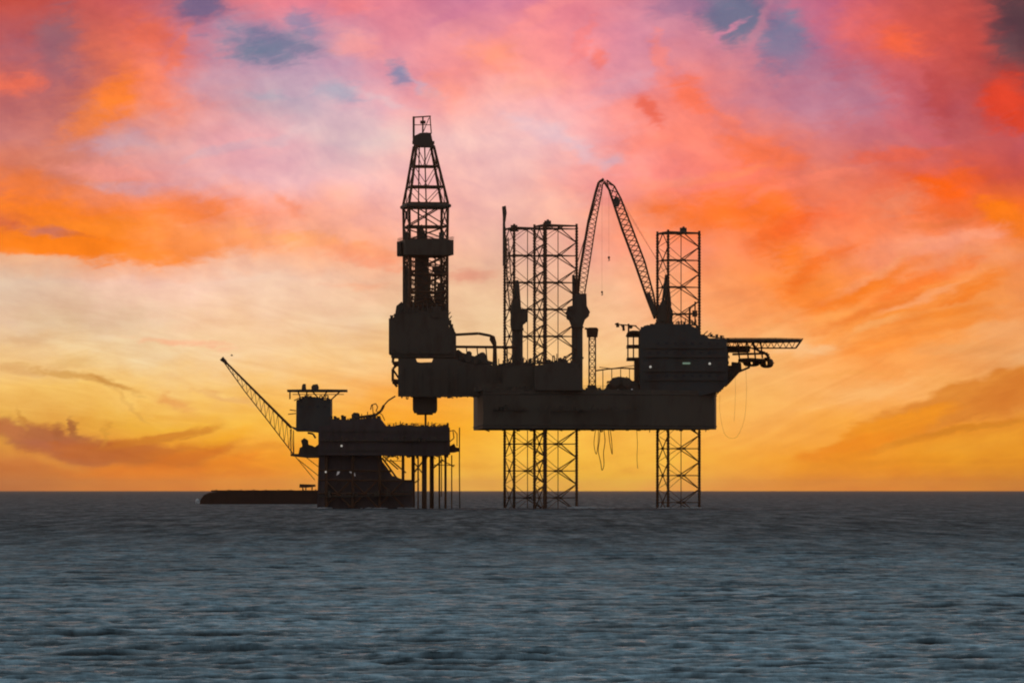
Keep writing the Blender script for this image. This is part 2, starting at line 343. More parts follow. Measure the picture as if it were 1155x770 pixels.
    for xa, xb in zip(cutx[:-1], cutx[1:]):
        sh = region(xa, xb, cuty[0], cuty[1])
        for ya, yb in zip(cuty[1:-1], cuty[2:]):
            sh = mixs(m('GREATER_THAN', v, ya), sh, region(xa, xb, ya, yb))
        cols_.append(sh)
    clouds = cols_[0]
    for cx_, sh in zip(cutx[1:-1], cols_[1:]): clouds = mixs(m('GREATER_THAN', u, cx_), clouds, sh)
    # the rest of the dome: dusk sky with slate cloud
    sky = nd(nt,'ShaderNodeTexSky', sky_type='NISHITA'); sky.sun_disc = False
    sky.sun_elevation = math.radians(SUN_EL); sky.sun_rotation = math.radians(SUN_AZ)
    sk = nd(nt,'ShaderNodeMix', data_type='RGBA', blend_type='MULTIPLY'); sk.inputs[0].default_value = 1; L(sky.outputs[0], sk.inputs[6]); sk.inputs[7].default_value = (0.1,0.1,0.1,1)
    cl = nd(nt,'ShaderNodeTexNoise'); mp = nd(nt,'ShaderNodeMapping'); mp.inputs['Scale'].default_value = (1,1,2.6)
    L(tc.outputs['Generated'], mp.inputs[0]); L(mp.outputs[0], cl.inputs['Vector']); cl.inputs['Scale'].default_value = 3.2; cl.inputs['Detail'].default_value = 6
    front = ss(m('ABSOLUTE', az), 0.5, 2.2, 1.0, 0.0)
    slate = mix(front, SLATE_BACK, SLATE_FRONT)
    slate = mix(m('MULTIPLY', ss(cl.outputs['Fac'], 0.42, 0.62), 0.55), slate, mix(front, (0.09,0.085,0.10), (0.27,0.25,0.28)))
    dome = nd(nt,'ShaderNodeMix', data_type='RGBA', blend_type='ADD'); dome.inputs[0].default_value = 0.35; L(slate, dome.inputs[6]); L(sk.outputs[2], dome.inputs[7])
    warm = mix(front, (0.16,0.12,0.13), (0.85,0.42,0.2))
    dcol = mix(ss(m('ABSOLUTE', el), 0.0, 0.22), warm, dome.outputs[2])
    inw = m('MULTIPLY', ss(m('ABSOLUTE', az), 0.10, 0.30, 1.0, 0.0), ss(el, 0.087, 0.125, 1.0, 0.0))
    bg = nd(nt,'ShaderNodeBackground'); L(dcol, bg.inputs[0]); bg.inputs[1].default_value = 1.0
    out = nd(nt,'ShaderNodeOutputWorld'); L(mixs(inw, bg.outputs[0], clouds), out.inputs[0])

SUN_EL, SUN_AZ = 1.2, 0.75
SLATE_FRONT = (0.25,0.325,0.37)
SLATE_BACK = (0.12,0.14,0.165)
build_world()
sun = bpy.data.lights.new('sun','SUN'); so = bpy.data.objects.new('sun', sun); C.objects.link(so)
sun.energy = 0.004; sun.angle = math.radians(1.0); sun.color = (1.0,0.62,0.32)
sa, se = math.radians(SUN_AZ), math.radians(SUN_EL)
so.rotation_euler = Vector((math.sin(sa)*math.cos(se), math.cos(sa)*math.cos(se), math.sin(se))).to_track_quat('Z','Y').to_euler()
so.location = (0, 3000, 60)

# ------------------------------------------------------------------ sea
def build_sea():
    ys = [5,10,20,35,55,75,90,105,120,130,138.0]
    while ys[-1] < 2600: ys.append(ys[-1] + min(2.2, max(0.10, 0.10*(ys[-1]/150)**1.28)))
    while ys[-1] < 70000: ys.append(ys[-1]*1.06)
    ys = np.array(ys)
    uf = np.linspace(-0.13, 0.13, 580)
    us = np.concatenate([[-30,-6,-2,-0.8,-0.35,-0.2], uf, [0.2,0.35,0.8,2,6,30]])
    step = np.gradient(ys)
    Y = np.repeat(ys[:,None], len(us), 1); U = np.repeat(us[None,:], len(ys), 0)
    X = U*Y; Z = np.zeros_like(X); DX = np.zeros_like(X); DY = np.zeros_like(X); CR = np.zeros_like(X)
    edge = np.clip((0.13-np.abs(U))/0.012, 0, 1)*np.clip((Y-138)/10,0,1)*np.clip((3500-Y)/900,0,1)
    edge = edge*edge*(3-2*edge)
    nw = 90
    for i in range(nw):
        lam = 0.28*(7.0/0.28)**(i/(nw-1))*rng.uniform(0.93,1.07)
        amp = 0.0100*lam**0.8*rng.uniform(0.6,1.3)*(1.0 if lam < 1.7 else (1.7/lam)**0.95)
        th = rng.normal(0.04, 0.27 if lam < 2 else 0.2)                   # direction the wave runs, off the view axis
        kx, ky = math.sin(th)*2*math.pi/lam, -math.cos(th)*2*math.pi/lam
        ph = rng.uniform(0, 2*math.pi)
        r0 = int(np.searchsorted(-(lam/step), -2.2)) if False else 0
        att = np.clip((lam/step - 1.7)/1.5, 0, 1)[:,None]*edge
        nz = np.where(att.max(1) > 0)[0]
        if len(nz) == 0: continue
        a, b = nz[0], nz[-1]+1
        p = kx*X[a:b]+ky*Y[a:b]+ph
        s, c = np.sin(p), np.cos(p)
        A = amp*att[a:b]
        Z[a:b] += A*c
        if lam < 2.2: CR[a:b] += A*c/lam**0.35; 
        DX[a:b] -= 1.0*A*math.sin(th)*s; DY[a:b] += 1.0*A*math.cos(th)*s
    # slow patches of calmer and rougher water
    X2 = X+DX; Y2 = Y+DY
    nr, nc = X.shape
    co_ = np.stack([X2, Y2, Z], -1).reshape(-1,3)
    extra = np.array([(-70000,-70000,-0.05),(70000,-70000,-0.05),(70000,5.02,-0.05),(-70000,5.02,-0.05)])
    allv = np.concatenate([co_, extra]).astype(np.float32)
    idx = np.arange(nr*nc).reshape(nr,nc)
    q = np.stack([idx[:-1,:-1], idx[:-1,1:], idx[1:,1:], idx[1:,:-1]], -1).reshape(-1,4)
    q = np.concatenate([q, [[nr*nc, nr*nc+1, nr*nc+2, nr*nc+3]]]).astype(np.int32)
    me = bpy.data.meshes.new('sea')
    me.vertices.add(len(allv)); me.vertices.foreach_set('co', allv.ravel())
    me.loops.add(q.size); me.loops.foreach_set('vertex_index', q.ravel())
    me.polygons.add(len(q)); me.polygons.foreach_set('loop_start', np.arange(0,q.size,4,dtype=np.int32))
    me.polygons.foreach_set('loop_total', np.full(len(q),4,np.int32))
    me.polygons.foreach_set('use_smooth', np.ones(len(q),bool))
    me.update(calc_edges=True)
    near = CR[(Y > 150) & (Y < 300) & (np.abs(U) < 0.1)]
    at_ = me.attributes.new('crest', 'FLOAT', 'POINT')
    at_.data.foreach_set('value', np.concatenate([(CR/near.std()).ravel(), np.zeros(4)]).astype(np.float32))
    o = bpy.data.objects.new('sea', me); C.objects.link(o)
    tag(o, 'dark blue grey choppy open sea reaching the horizon', 'sea', kind='structure')
    m = bpy.data.materials.new('sea_water'); m.use_nodes = True
    nt = m.node_tree; L = nt.links.new; b = nt.nodes['Principled BSDF']
    b.inputs['IOR'].default_value = 1.333; b.inputs['Specular IOR Level'].default_value = 0.25
    geo = nd(nt,'ShaderNodeNewGeometry')
    def nz(sx, sy, det, ro, rot=0):
        mp = nd(nt,'ShaderNodeMapping'); mp.vector_type = 'TEXTURE'; mp.inputs['Scale'].default_value = (sx,sy,1); mp.inputs['Rotation'].default_value = (0,0,rot)
        L(geo.outputs['Position'], mp.inputs[0])
        n = nd(nt,'ShaderNodeTexNoise', noise_dimensions='2D'); L(mp.outputs[0], n.inputs['Vector'])
        n.inputs['Scale'].default_value = 1; n.inputs['Detail'].default_value = det; n.inputs['Roughness'].default_value = ro
        return n.outputs['Fac']
    # nearer water brighter, far water darker: reflected-light falloff painted into the base colour
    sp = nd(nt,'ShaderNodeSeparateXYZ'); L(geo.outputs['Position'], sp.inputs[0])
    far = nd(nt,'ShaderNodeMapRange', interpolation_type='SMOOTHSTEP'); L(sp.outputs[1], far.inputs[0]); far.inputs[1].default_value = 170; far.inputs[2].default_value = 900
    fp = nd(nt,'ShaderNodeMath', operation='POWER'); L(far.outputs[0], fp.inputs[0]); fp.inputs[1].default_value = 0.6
    c1 = nd(nt,'ShaderNodeMix', data_type='RGBA'); L(fp.outputs[0], c1.inputs[0]); c1.inputs[6].default_value = (*WATER,1); c1.inputs[7].default_value = (*WATER_FAR_DIM,1)
    bands = nd(nt,'ShaderNodeMapRange'); L(nz(16,26,4,0.6,0.0), bands.inputs[0]); bands.inputs[1].default_value = 0.3; bands.inputs[2].default_value = 0.7; bands.inputs[3].default_value = 0.62; bands.inputs[4].default_value = 1.35
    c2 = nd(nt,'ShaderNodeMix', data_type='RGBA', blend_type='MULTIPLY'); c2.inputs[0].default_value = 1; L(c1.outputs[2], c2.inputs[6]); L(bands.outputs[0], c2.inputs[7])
    crest = nd(nt,'ShaderNodeMapRange', interpolation_type='SMOOTHSTEP'); ca = nd(nt,'ShaderNodeAttribute', attribute_name='crest'); L(ca.outputs['Fac'], crest.inputs[0]); crest.inputs[1].default_value = -1.6; crest.inputs[2].default_value = 2.2; crest.inputs[3].default_value = 0.10; crest.inputs[4].default_value = 2.9  # wave highlights and dark troughs painted into the base colour by crest height
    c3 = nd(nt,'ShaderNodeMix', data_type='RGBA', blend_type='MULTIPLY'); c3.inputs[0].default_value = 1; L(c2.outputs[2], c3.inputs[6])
    fl = nd(nt,'ShaderNodeMapRange'); L(nz(1.3,2.2,5,0.62,0.02), fl.inputs[0]); fl.inputs[1].default_value = 0.34; fl.inputs[2].default_value = 0.66; fl.inputs[3].default_value = 0.5; fl.inputs[4].default_value = 1.5  # fine ripple light and dark painted into the base colour with noise
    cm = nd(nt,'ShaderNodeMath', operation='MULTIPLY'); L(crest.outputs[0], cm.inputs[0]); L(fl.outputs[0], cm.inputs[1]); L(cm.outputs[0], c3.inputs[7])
    rg = nd(nt,'ShaderNodeMapRange'); L(fp.outputs[0], rg.inputs[0]); rg.inputs[3].default_value = 0.22; rg.inputs[4].default_value = 0.62
    # long streaks painting far wave light and dark into roughness and base colour
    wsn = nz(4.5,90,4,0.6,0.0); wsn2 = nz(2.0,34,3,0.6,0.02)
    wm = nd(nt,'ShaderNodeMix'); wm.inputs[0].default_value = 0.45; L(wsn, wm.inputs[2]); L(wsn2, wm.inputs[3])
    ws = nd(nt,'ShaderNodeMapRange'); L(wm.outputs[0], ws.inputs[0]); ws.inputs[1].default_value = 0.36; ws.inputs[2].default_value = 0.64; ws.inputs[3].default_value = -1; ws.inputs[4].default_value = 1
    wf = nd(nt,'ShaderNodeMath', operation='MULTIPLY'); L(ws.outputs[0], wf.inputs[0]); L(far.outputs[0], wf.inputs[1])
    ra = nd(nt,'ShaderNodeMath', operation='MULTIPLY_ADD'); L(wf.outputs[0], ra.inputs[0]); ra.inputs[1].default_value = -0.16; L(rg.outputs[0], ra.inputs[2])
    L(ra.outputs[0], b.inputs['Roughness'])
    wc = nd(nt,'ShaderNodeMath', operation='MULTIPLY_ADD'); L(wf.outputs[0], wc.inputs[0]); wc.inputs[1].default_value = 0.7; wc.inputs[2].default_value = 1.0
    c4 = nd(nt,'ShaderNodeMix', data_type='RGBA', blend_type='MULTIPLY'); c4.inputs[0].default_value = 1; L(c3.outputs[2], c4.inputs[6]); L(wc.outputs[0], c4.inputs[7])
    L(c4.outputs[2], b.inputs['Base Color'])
    b1 = nd(nt,'ShaderNodeBump'); b1.inputs['Strength'].default_value = 1; b1.inputs['Distance'].default_value = 0.14
    L(nz(0.35,0.9,5,0.6,0.12), b1.inputs['Height'])
    b2 = nd(nt,'ShaderNodeBump'); b2.inputs['Strength'].default_value = 0.8; b2.inputs['Distance'].default_value = 0.7
    L(nz(2.4,9,3,0.5,0.15), b2.inputs['Height']); L(b2.outputs[0], b1.inputs['Normal'])
    L(b1.outputs[0], b.inputs['Normal'])
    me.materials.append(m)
    return o
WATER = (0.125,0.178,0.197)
WATER_FAR_DIM = (0.034,0.045,0.051)  # darkened to stand in for weaker reflected light far out
build_sea()

# ------------------------------------------------------------------ jack-up drilling rig
rig = empty('drilling_rig', (PX(671), D, 0), 'large dark jack-up drilling rig on lattice legs with a tall derrick', 'oil rig')

def hull():
    z0, z1 = PZ(484), PZ(441)
    pts = [(545,-31),(620,-32),(735,-24),(806,-9),(808,6),(740,24),(630,34),(534,31)]
    fp = [(PX(x,d), D+d) for x,d in pts]
    mb = MB().plan(fp, z0, z1)
    # raked bow flare under the quarters
    mb.prism([(800,460),(806,445),(819,434),(819,426),(780,426),(780,460)], -10, 9)
    mb.pbox(538,440.5,640,432,-28,27)
    mb.pbox(567,436,646,414,-27,26)
    o = mb.build('hull', M_hull, rig)
    for a_, b_ in ((-29,-24),(28,23)):
        MB().rail([(PX(655,a_),D+a_,z1),(PX(722,b_),D+b_,z1)]).build('deck_rail', M_lat, o)
    st = MB()
    for py in (480.5, 446):
        for (xa,da),(xb,db) in zip(pts, pts[1:]+pts[:1]):
            st.bar((PX(xa,da),D+da,PZ(py)),(PX(xb,db),D+db,PZ(py)),0.22)
    st.build('fender_strip', M_steel, o)
    return o
hull_o = hull()

def leg(cx_px, dy, top, node0, bay=30.3, rot=12.7, name='leg'):
    R = 28.4*S
    ctr = Vector((PX(cx_px,dy), D+dy, 0))
    ch = [ctr + Vector((R*math.cos(math.radians(rot+120*k)), R*math.sin(math.radians(rot+120*k)), 0)) for k in range(3)]
    zt, zb = PZ(top,dy), -3.0
    br = MB()
    def at(c, z): return Vector((c.x, c.y, z))
    k0 = -20
    zs = [PZ(node0 + bay*k, dy) for k in range(-12, 14)]
    hb = bay*S/2
    for z in zs:
        if not (zb < z < zt+0.1): continue
        for i in range(3):
            A, B = ch[i], ch[(i+1)%3]; Mi = (A+B)/2
            br.bar(at(A,z), at(B,z), 0.15, n=6)
            br.ball(at(Mi,z), 0.46, (1.3,1,0.9), nu=8, nv=6)
            for Q in (A,B):
                for s in (1,-1):
                    rr_ = 0.165 if Q is ch[0] or i == 1 else 0.085
                    ze = max(zb, min(zt, z+s*hb)); fr = abs((ze-z)/hb) if hb else 1
                    br.bar(at(Mi,z), at(Mi.lerp(Q,fr), ze), rr_, n=6)
            br.bar(at(Mi,z), at((ch[(i+1)%3]+ch[(i+2)%3])/2, z), 0.11, n=5)
    cm_ = (ch[0]+(ch[1]+ch[2])/2)/2
    br.bar(at(cm_,zb), at(cm_,zt), 0.13, n=6)
    for i in range(3): br.bar(at(ch[i],zt-0.15), at(ch[(i+1)%3],zt-0.15), 0.24, n=6)
    o = br.build(name, M_lat, rig)
    for c in ch:
        m = MB().bar(at(c,zb), at(c,zt+0.5), 0.36, n=10)
        z = zb
        while z < zt-0.6:
            m.box(c.x-0.48, c.x+0.48, c.y-0.10, c.y+0.10, z, z+0.45); z += 0.9
        m.build('chord', M_lat, o)
    return o, ch, zt
legs = []
for (cxp, dy, top, n0) in ((588.2, 23, 257, 288.4), (622.4, -23, 254, 288.4), (761.3, 0, 262, 293.6)):
    legs.append(leg(cxp, dy, top, n0))
# beacons and the antenna mast on the leg tops
for (o, ch, zt), bx, by, dy in ((legs[0],580,257,23),(legs[1],618,252,-23),(legs[2],771,260,0)):
    m = MB()
    c = W(bx, by, dy)
    m.pbox(bx-4, by-3.2, bx+3.6, by+3.0, dy-1, dy+1)
    m.bar(W(bx,by-4.5,dy), W(bx,by,dy), 0.35)
    m.bar(W(bx-5,by+3.4,dy), W(bx+5,by+3.4,dy), 0.25)
    m.build('beacon_box', M_steel, o)
m = MB()
m.bar(W(568.5,300,21), W(568.5,252,21), 0.42); m.bar(W(568.5,252,21), W(568.8,236,21), 0.38, 0.55)
m.prism([(566.2,233),(570.6,232),(571.6,240),(570.2,250),(567.4,250)], 20.4, 21.6)
m.build('antenna_mast', M_steel, legs[0][0])

# jack houses over each leg well
m = MB()
m.prism([(560,440),(560,412),(568,409),(600,409),(604,412),(612,412),(612,440)], 12, 33)
m.build('jack_house', M_steel, rig)
m = MB()
m.prism([(603,440),(603,412),(622,409.5),(628,407),(640,410),(651,409),(654,415),(656,430),(658,440)], -33, -12)
m.build('jack_house', M_steel, rig)

# cantilever carrying the drill floor out over the small platform
m = MB()
m.prism([(449,447),(449,404),(469,404),(470.5,408),(474,408.6),(487,408.2),(488.5,404),(513,404),(522,408.5),(540,410.5),(560,411.5),(600,412),(600,447)], -9, -6.5)
m.prism([(449,447),(449,404),(469,404),(470.5,408),(474,408.6),(487,408.2),(488.5,404),(513,404),(522,408.5),(540,410.5),(560,411.5),(600,412),(600,447)], 6.5, 9)
m.pbox(452,446,600,420,-6.4,6.4)
cant = m.build('cantilever', M_steel, rig)
m = MB()
for x in range(456,536,10): m.pbox(x,444,x+1.2,415,-9.35,-9.02)
m.build('web_stiffener', M_deck, cant)

# pallet of gear, pipe rack and bridge between derrick and leg
m = MB()
for dy in (-4,4):
    m.path([W(512,377.5,dy), W(540,376,dy), W(553,378.5,dy), W(557,382,dy)], 0.42, 8)
    m.bar(W(511,391,dy), W(582,391.6,dy), 0.42)
    m.prism([(553,377),(558,379),(560,386),(561,412),(555.5,412),(556,390),(552,383)], dy-0.7, dy+0.7)
    for x in (514,526,538,548): m.bar(W(x,391,dy), W(x+1.5,408,dy), 0.18)
    m.bar(W(572,391,dy), W(572,411,dy), 0.22)
m.build('pipe_bridge', M_lat, rig)
m = MB()
m.prism([(513,404),(513,396),(517,394),(521,397),(523,402),(526,398),(531,399),(533,403),(538,400),(541,398),(548,400),(550,405),(552,411),(520,411)], -5, 5)
for k in range(9):
    m.bar(W(514+k*0.4,404-k*0.9,-6+k*1.3), W(556,410.6-k*0.25,-6+k*1.3), 0.16)
m.ball(W(529,399,-2), 0.9); m.ball(W(544,401,0), 1.1)
m.build('mud_pump', M_steel, rig)

# ---- drill floor
m = MB()
m.prism([(438.5,399),(438.5,359),(446,358),(449,355),(455,351),(505,351),(506,369),(511,371),(514,375),(514,403),(441,403),(441,399)], -8, 8)
df = m.build('drill_floor', M_steel, rig)
m = MB()
m.prism([(444.5,362),(447,345),(453,340),(455,343),(455,362)], -3, 3)
MB().pbox(487,358,497,346,-8.6,-4).build('drill_cabin', M_steel, df)
m.build('wind_wall', M_deck, df)
m = MB(); m.bar(W(455,351.5,-7), W(504,351.5,-7), 0.3)
for k in range(10):
    x = 456 + k*5.2
    m.bar(W(x,352,-7), W(x,345-random.random()*6,-7), 0.25)
m.build('floor_rail', M_deck, df)
# side scaffolds hanging on the left, sky shows through
for dy in (-6,6):
    m = MB()
    m.path([W(444,399,dy),W(443,409,dy),W(447,412,dy),W(443,416,dy),W(443,430,dy),W(448,436,dy)], 0.42, 6)
    m.path([W(451,399,dy),W(451,436,dy)], 0.5, 6)
    m.bar(W(443,399,dy),W(452,399,dy),0.5); m.bar(W(444,410.5,dy),W(452,410,dy),0.8); m.bar(W(443,430,dy),W(452,431,dy),0.8)
    m.bar(W(443,416,dy),W(452,430,dy),0.3)
    m.build('stair_tower', M_lat, df)

# ---- derrick
def derrick():
    rot = math.radians(9.8)
    def corner(i, half_px, cxp, py):
        a = half_px*S
        sx, sy = ((-1,-1),(1,-1),(1,1),(-1,1))[i]
        x, y = sx*a, sy*a
        return Vector((PX(cxp) + x*math.cos(rot)+y*math.sin(rot)*-1, D + x*math.sin(rot)+y*math.cos(rot), PZ(py)))
    lv = [(360,21.4,480),(345,21.4,480),(330,21.4,480),(310,21.4,480),(289,21.4,480),(271,21.4,480),(256,21.6,480),(230,22.0,480),(211,18.3,479.6),(188,14.0,478.8),(165,9.8,478.0)]
    mb = MB()
    for (a, b) in zip(lv[:-1], lv[1:]):
        for i in range(4):
            P, Q = corner(i,a[1],a[2],a[0]), corner(i,b[1],b[2],b[0])
            mb.bar(P, Q, 0.43, n=6)
            P2, Q2 = corner((i+1)%4,a[1],a[2],a[0]), corner((i+1)%4,b[1],b[2],b[0])
            mb.bar(Q, Q2, 0.3, n=6)
            if a[0] > 232:
                mb.bar(P, Q2, 0.2, n=5); mb.bar(P2, Q, 0.2, n=5)
            else:
                mb.bar(P.lerp(P2,.5), Q, 0.12, n=5); mb.bar(P.lerp(P2,.5), Q2, 0.12, n=5)
    for t in (-8,0.7):
        mb.bar(W(480+t,358,-2), W(480+t,230,-2), 0.3); mb.bar(W(480+t,230,-2), W(478.5+t*0.7,165,-1), 0.2)
    o = mb.build('derrick', M_lat, rig)
    sec = MB()
    for (a, b) in zip(lv[:4], lv[1:5]):
        for i in range(4):
            P, Q = corner(i,a[1],a[2],a[0]), corner(i,b[1],b[2],b[0]); P2, Q2 = corner((i+1)%4,a[1],a[2],a[0]), corner((i+1)%4,b[1],b[2],b[0])
            m1, m2 = P.lerp(P2,.5), Q.lerp(Q2,.5); e1, e2 = P.lerp(Q,.5), P2.lerp(Q2,.5)
            sec.bar(e1, e2, 0.17, n=5); sec.bar(m1, m2, 0.16, n=5)
            for z1, z2 in ((e1,m1),(e1,m2),(e2,m1),(e2,m2)): sec.bar(z1, z2, 0.14, n=5)
            sec.bar(P.lerp(P2,.16), Q.lerp(Q2,.16), 0.22, n=5)
    sec.build('mast_bracing', M_lat, o)
    pl = MB()
    for i in range(4):
        P, Q = corner(i,23.5,480,233.0), corner((i+1)%4,23.5,480,233.0)
        pl.bar(P, Q, 0.62, n=6)
    pl.build('girder_ring', M_steel, o)
    # racking board: broad dark wind wall round the mast
    rb = MB()
    cs = [corner(i,27.6,480,271.5) for i in range(4)]; z0, z1 = PZ(288.5), PZ(271.5)
    rb.plan([(c.x,c.y) for c in cs], z0, z1)
    rb.rail([Vector((c.x,c.y,z1)) for c in cs+cs[:1]], h=0.9)
    rb.pbox(447.6,288,452.5,272.5,-5,3)
    rb.build('racking_board', M_steel, o)
    cb = MB()
    cb.prism([(466.5,164),(465.2,158),(468,153),(474,150),(481,149.5),(486,150),(487.5,157),(489.5,164),(489,167),(483,165),(472,165)], -3.2, 3.2)
    cb.bar(W(465,161,0),W(490,161,0),0.5)
    cb.build('crown_block', M_steel, o)
    for dy in (-2.2,2.2):
        fr = MB()
        fr.bar(W(466.6,157,dy),W(466.6,131.5,dy),0.34); fr.bar(W(486.5,151,dy),W(485,131.5,dy),0.17); fr.bar(W(476.8,150,dy),W(477,132,dy),0.24)
        fr.bar(W(466,132.5,dy),W(486,131.2,dy),0.2); fr.bar(W(467,141,dy),W(486,141,dy),0.12); fr.bar(W(474,138,dy),W(480,138,dy),0.5)
        fr.bar(W(477,150,dy),W(484,133,dy),0.12)
        fr.build('crown_frame', M_lat, o)
    td = MB()
    td.prism([(470,256),(476,253),(479,262),(482,266),(482,272),(470,272)], -2, 2)
    td.prism([(468,289),(484,289),(482,300),(486,312),(485,330),(490,342),(492,358),(462,358),(466,342),(470,326),(469,306)], -2.5, 2.5)
    td.prism([(487,302),(498,300),(503,306),(497,309),(490,309)], -2, 1)
    td.prism([(494,320),(501,318),(502,356),(492,356),(490,340)], -3, 3)
    td.prism([(456,304),(460,302),(464,318),(462,336),(470,345),(468,358),(454,358)], -3, 3)
    td.build('top_drive', M_steel, o)
    ps = MB()
    for k in range(8):
        x = 460+k*1.4
        ps.bar(W(x,358,3+0.3*k), W(x+0.6*(k%3),289,3+0.3*k), 0.11, n=5)
    for k in range(6):
        ps.bar(W(487+k*2.1,358,3), W(488+k*2.0,300+6*k,3), 0.13, n=5)
    ps.build('pipe_stand', M_lat, o)
    for x0,y0,x1,y1 in ((455.5,262,461,271),(495,262,501,271),(457,238,460,247)): MB().pbox(x0,y0,x1,y1,-5.5,-3.5).build('fingerboard', M_steel, o)
derrick()

m = MB()
m.prism([(465.5,442),(465.5,462),(467,465.5),(491,465.5),(492.8,462),(492.8,442)], -4.5, 4.5)
m.pbox(470,465.4,488,467.5,-3,3)
bop = m.build('blowout_preventer', M_steel, rig)
MB().bar(W(480,467,0), W(480,484,0), 0.33, n=10).build('riser_pipe', M_lat, bop)

# ---- deck cranes
def crane(name, pts):
    m = MB(); p = pts['ped']; dy = pts['dy']
    m.bar(W(p[0],p[2],dy), W(p[0],p[1],dy), p[3]*S, p[3]*S, n=14)
    for yy in (p[1]+3, (p[1]+p[2])/2): m.bar(W(p[0],yy+1,dy), W(p[0],yy-1,dy), p[3]*S+0.3, n=14)
    o = m.build('crane', M_steel, rig)
    c = MB()
    for poly, da, db in pts['cab']: c.prism(poly, dy+da, dy+db)
    for q in pts.get('bits', ()): c.ball(W(q[0],q[1],dy-1), q[2]*S, (1,0.8,0.9))
    c.build('cab', M_steel, o)
    a = MB()
    for (x0,y0,x1,y1,r) in pts['aframe']:
        for s in (-1.1,1.1): a.bar(W(x0,y0,dy+s), W(x1,y1,dy+s*0.5), r*S, n=6)
    a.build('crane_mast', M_steel, o)
    return o, dy

def boom(o, dy, spine, widths, wy=1.3, r=0.17, heavy=0.3, step=5.0):
    """lattice boom along photo points; widths in px across; chords on both sides"""
    b = MB(); P = [Vector((x,y)) for x,y in spine]; prev = None
    seg = []
    for i in range(len(P)-1):
        n = max(1, int((P[i+1]-P[i]).length/step))
        for k in range(n): seg.append((P[i].lerp(P[i+1],k/n), widths[i]+(widths[i+1]-widths[i])*k/n))
    seg.append((P[-1], widths[-1]))
    rows = []
    for i,(p,w) in enumerate(seg):
        t = (seg[min(i+1,len(seg)-1)][0]-seg[max(i-1,0)][0]).normalized(); nrm = Vector((-t.y,t.x))
        a, c = p+nrm*w/2, p-nrm*w/2
        rows.append([W(a.x,a.y,dy-wy*0.5), W(c.x,c.y,dy-wy*0.5), W(c.x,c.y,dy+wy*0.5), W(a.x,a.y,dy+wy*0.5)])
    for i in range(len(rows)-1):
        for k in range(4):
            b.bar(rows[i][k], rows[i+1][k], heavy if k in (1,2) else r*1.15, n=6)
            j = (k+1)%4
            if i % 2 == 0: b.bar(rows[i][k], rows[i+1][j], r*0.62, n=5)
            else: b.bar(rows[i][j], rows[i+1][k], r*0.62, n=5)
    return b.build('boom', M_lat, o)

def hook(o, dy, x, ytop, y, r):
    m = MB(); m.bar(W(x,ytop,dy), W(x,y-r,dy), 0.03, n=4)
    m.ball(W(x,y,dy), r*S, (0.9,0.7,1.1)); m.path([W(x,y+r,dy),W(x+1,y+r+1.3,dy),W(x,y+r+2.2,dy),W(x-0.9,y+r+1.4,dy)],0.12,5)
    m.build('hook_block', M_steel, o)

# crane on the far stern side, boom laid away
o, dy = crane('crane', dict(dy=14, ped=(583.5,368,441,6.3), cab=[([(575.5,366),(576,346),(580,337),(586,338),(588,348),(594.5,350),(595,362),(590,366),(590,372),(577,372)],-2.5,2.5)],
    bits=[(592,354,3.2)], aframe=[(579,345,583,317,1.7),(586,345,584,318,1.7),(583,340,583.5,316,1.6)]))
boom(o, dy-1, [(578,350),(574.5,320),(572,268)], [5,5,2.5], r=0.14, heavy=0.2)
# crane on the near stern side, tall boom
o, dy = crane('crane', dict(dy=-20, ped=(651,366,441,6.2), cab=[([(639,352),(640,346),(647,344),(648,331),(661.5,331),(662,345),(664.5,350),(664.5,356),(660,360),(657,369),(645,369),(642,361),(639,359)],-2.6,2.6)],
    bits=[(641,353,3.2),(662,352,3.4)], aframe=[(647,346,646.6,310,1.5),(650,346,647.4,311,1.3)]))
boom(o, dy, [(655.5,332),(659,305),(668,250),(675,218),(677.5,207),(682,203)], [7.5,9.5,8.5,6.5,5,3], heavy=0.42)
m = MB().bar(W(647,311,dy), W(672,226,dy), 0.11, n=5).bar(W(647,311,dy+1), W(679,204,dy+1), 0.09, n=5); m.build('stay_cable', M_lat, o)
hook(o, dy, 679, 206, 329.5, 1.3)
# crane on the quarters roof, boom raised to the left
o, dy = crane('crane', dict(dy=-3, ped=(750,356,367,7.0), cab=[([(742,362),(741.5,349),(744.5,343),(747,338),(755,338),(757,346),(759,351),(758.5,362)],-2.6,2.6)],
    bits=[(757,355,2.6)], aframe=[(747,345,751.4,310,1.5),(756,345,752.6,311,1.5),(751,340,752,310,1.5)]))
boom(o, dy, [(740,359),(733,333),(722,297),(707,257),(696,226),(690,212),(683,204.5)], [3,8.5,11,11,9.5,7,3.5], heavy=0.38, r=0.25, step=5.5)
m = MB()
m.prism([(737,358),(730,334),(728.5,330),(733.5,331),(742,354)], dy-1.2, dy+1.2)
m.build('boom_foot', M_steel, o)
m = MB()
m.prism([(691,226),(695,221),(700,226),(698,233),(694,233)], dy-0.9, dy+0.9)
m.build('boom_sheave', M_steel, o)
m = MB()
for s in (-0.6,0.6): m.bar(W(752,311,dy+s), W(700,224,dy+s), 0.055, n=4)
m.bar(W(752,311,dy), W(686,205,dy), 0.05, n=4); m.build('stay_cable', M_lat, o)
hook(o, dy, 686.8, 208, 290.5, 1.5)

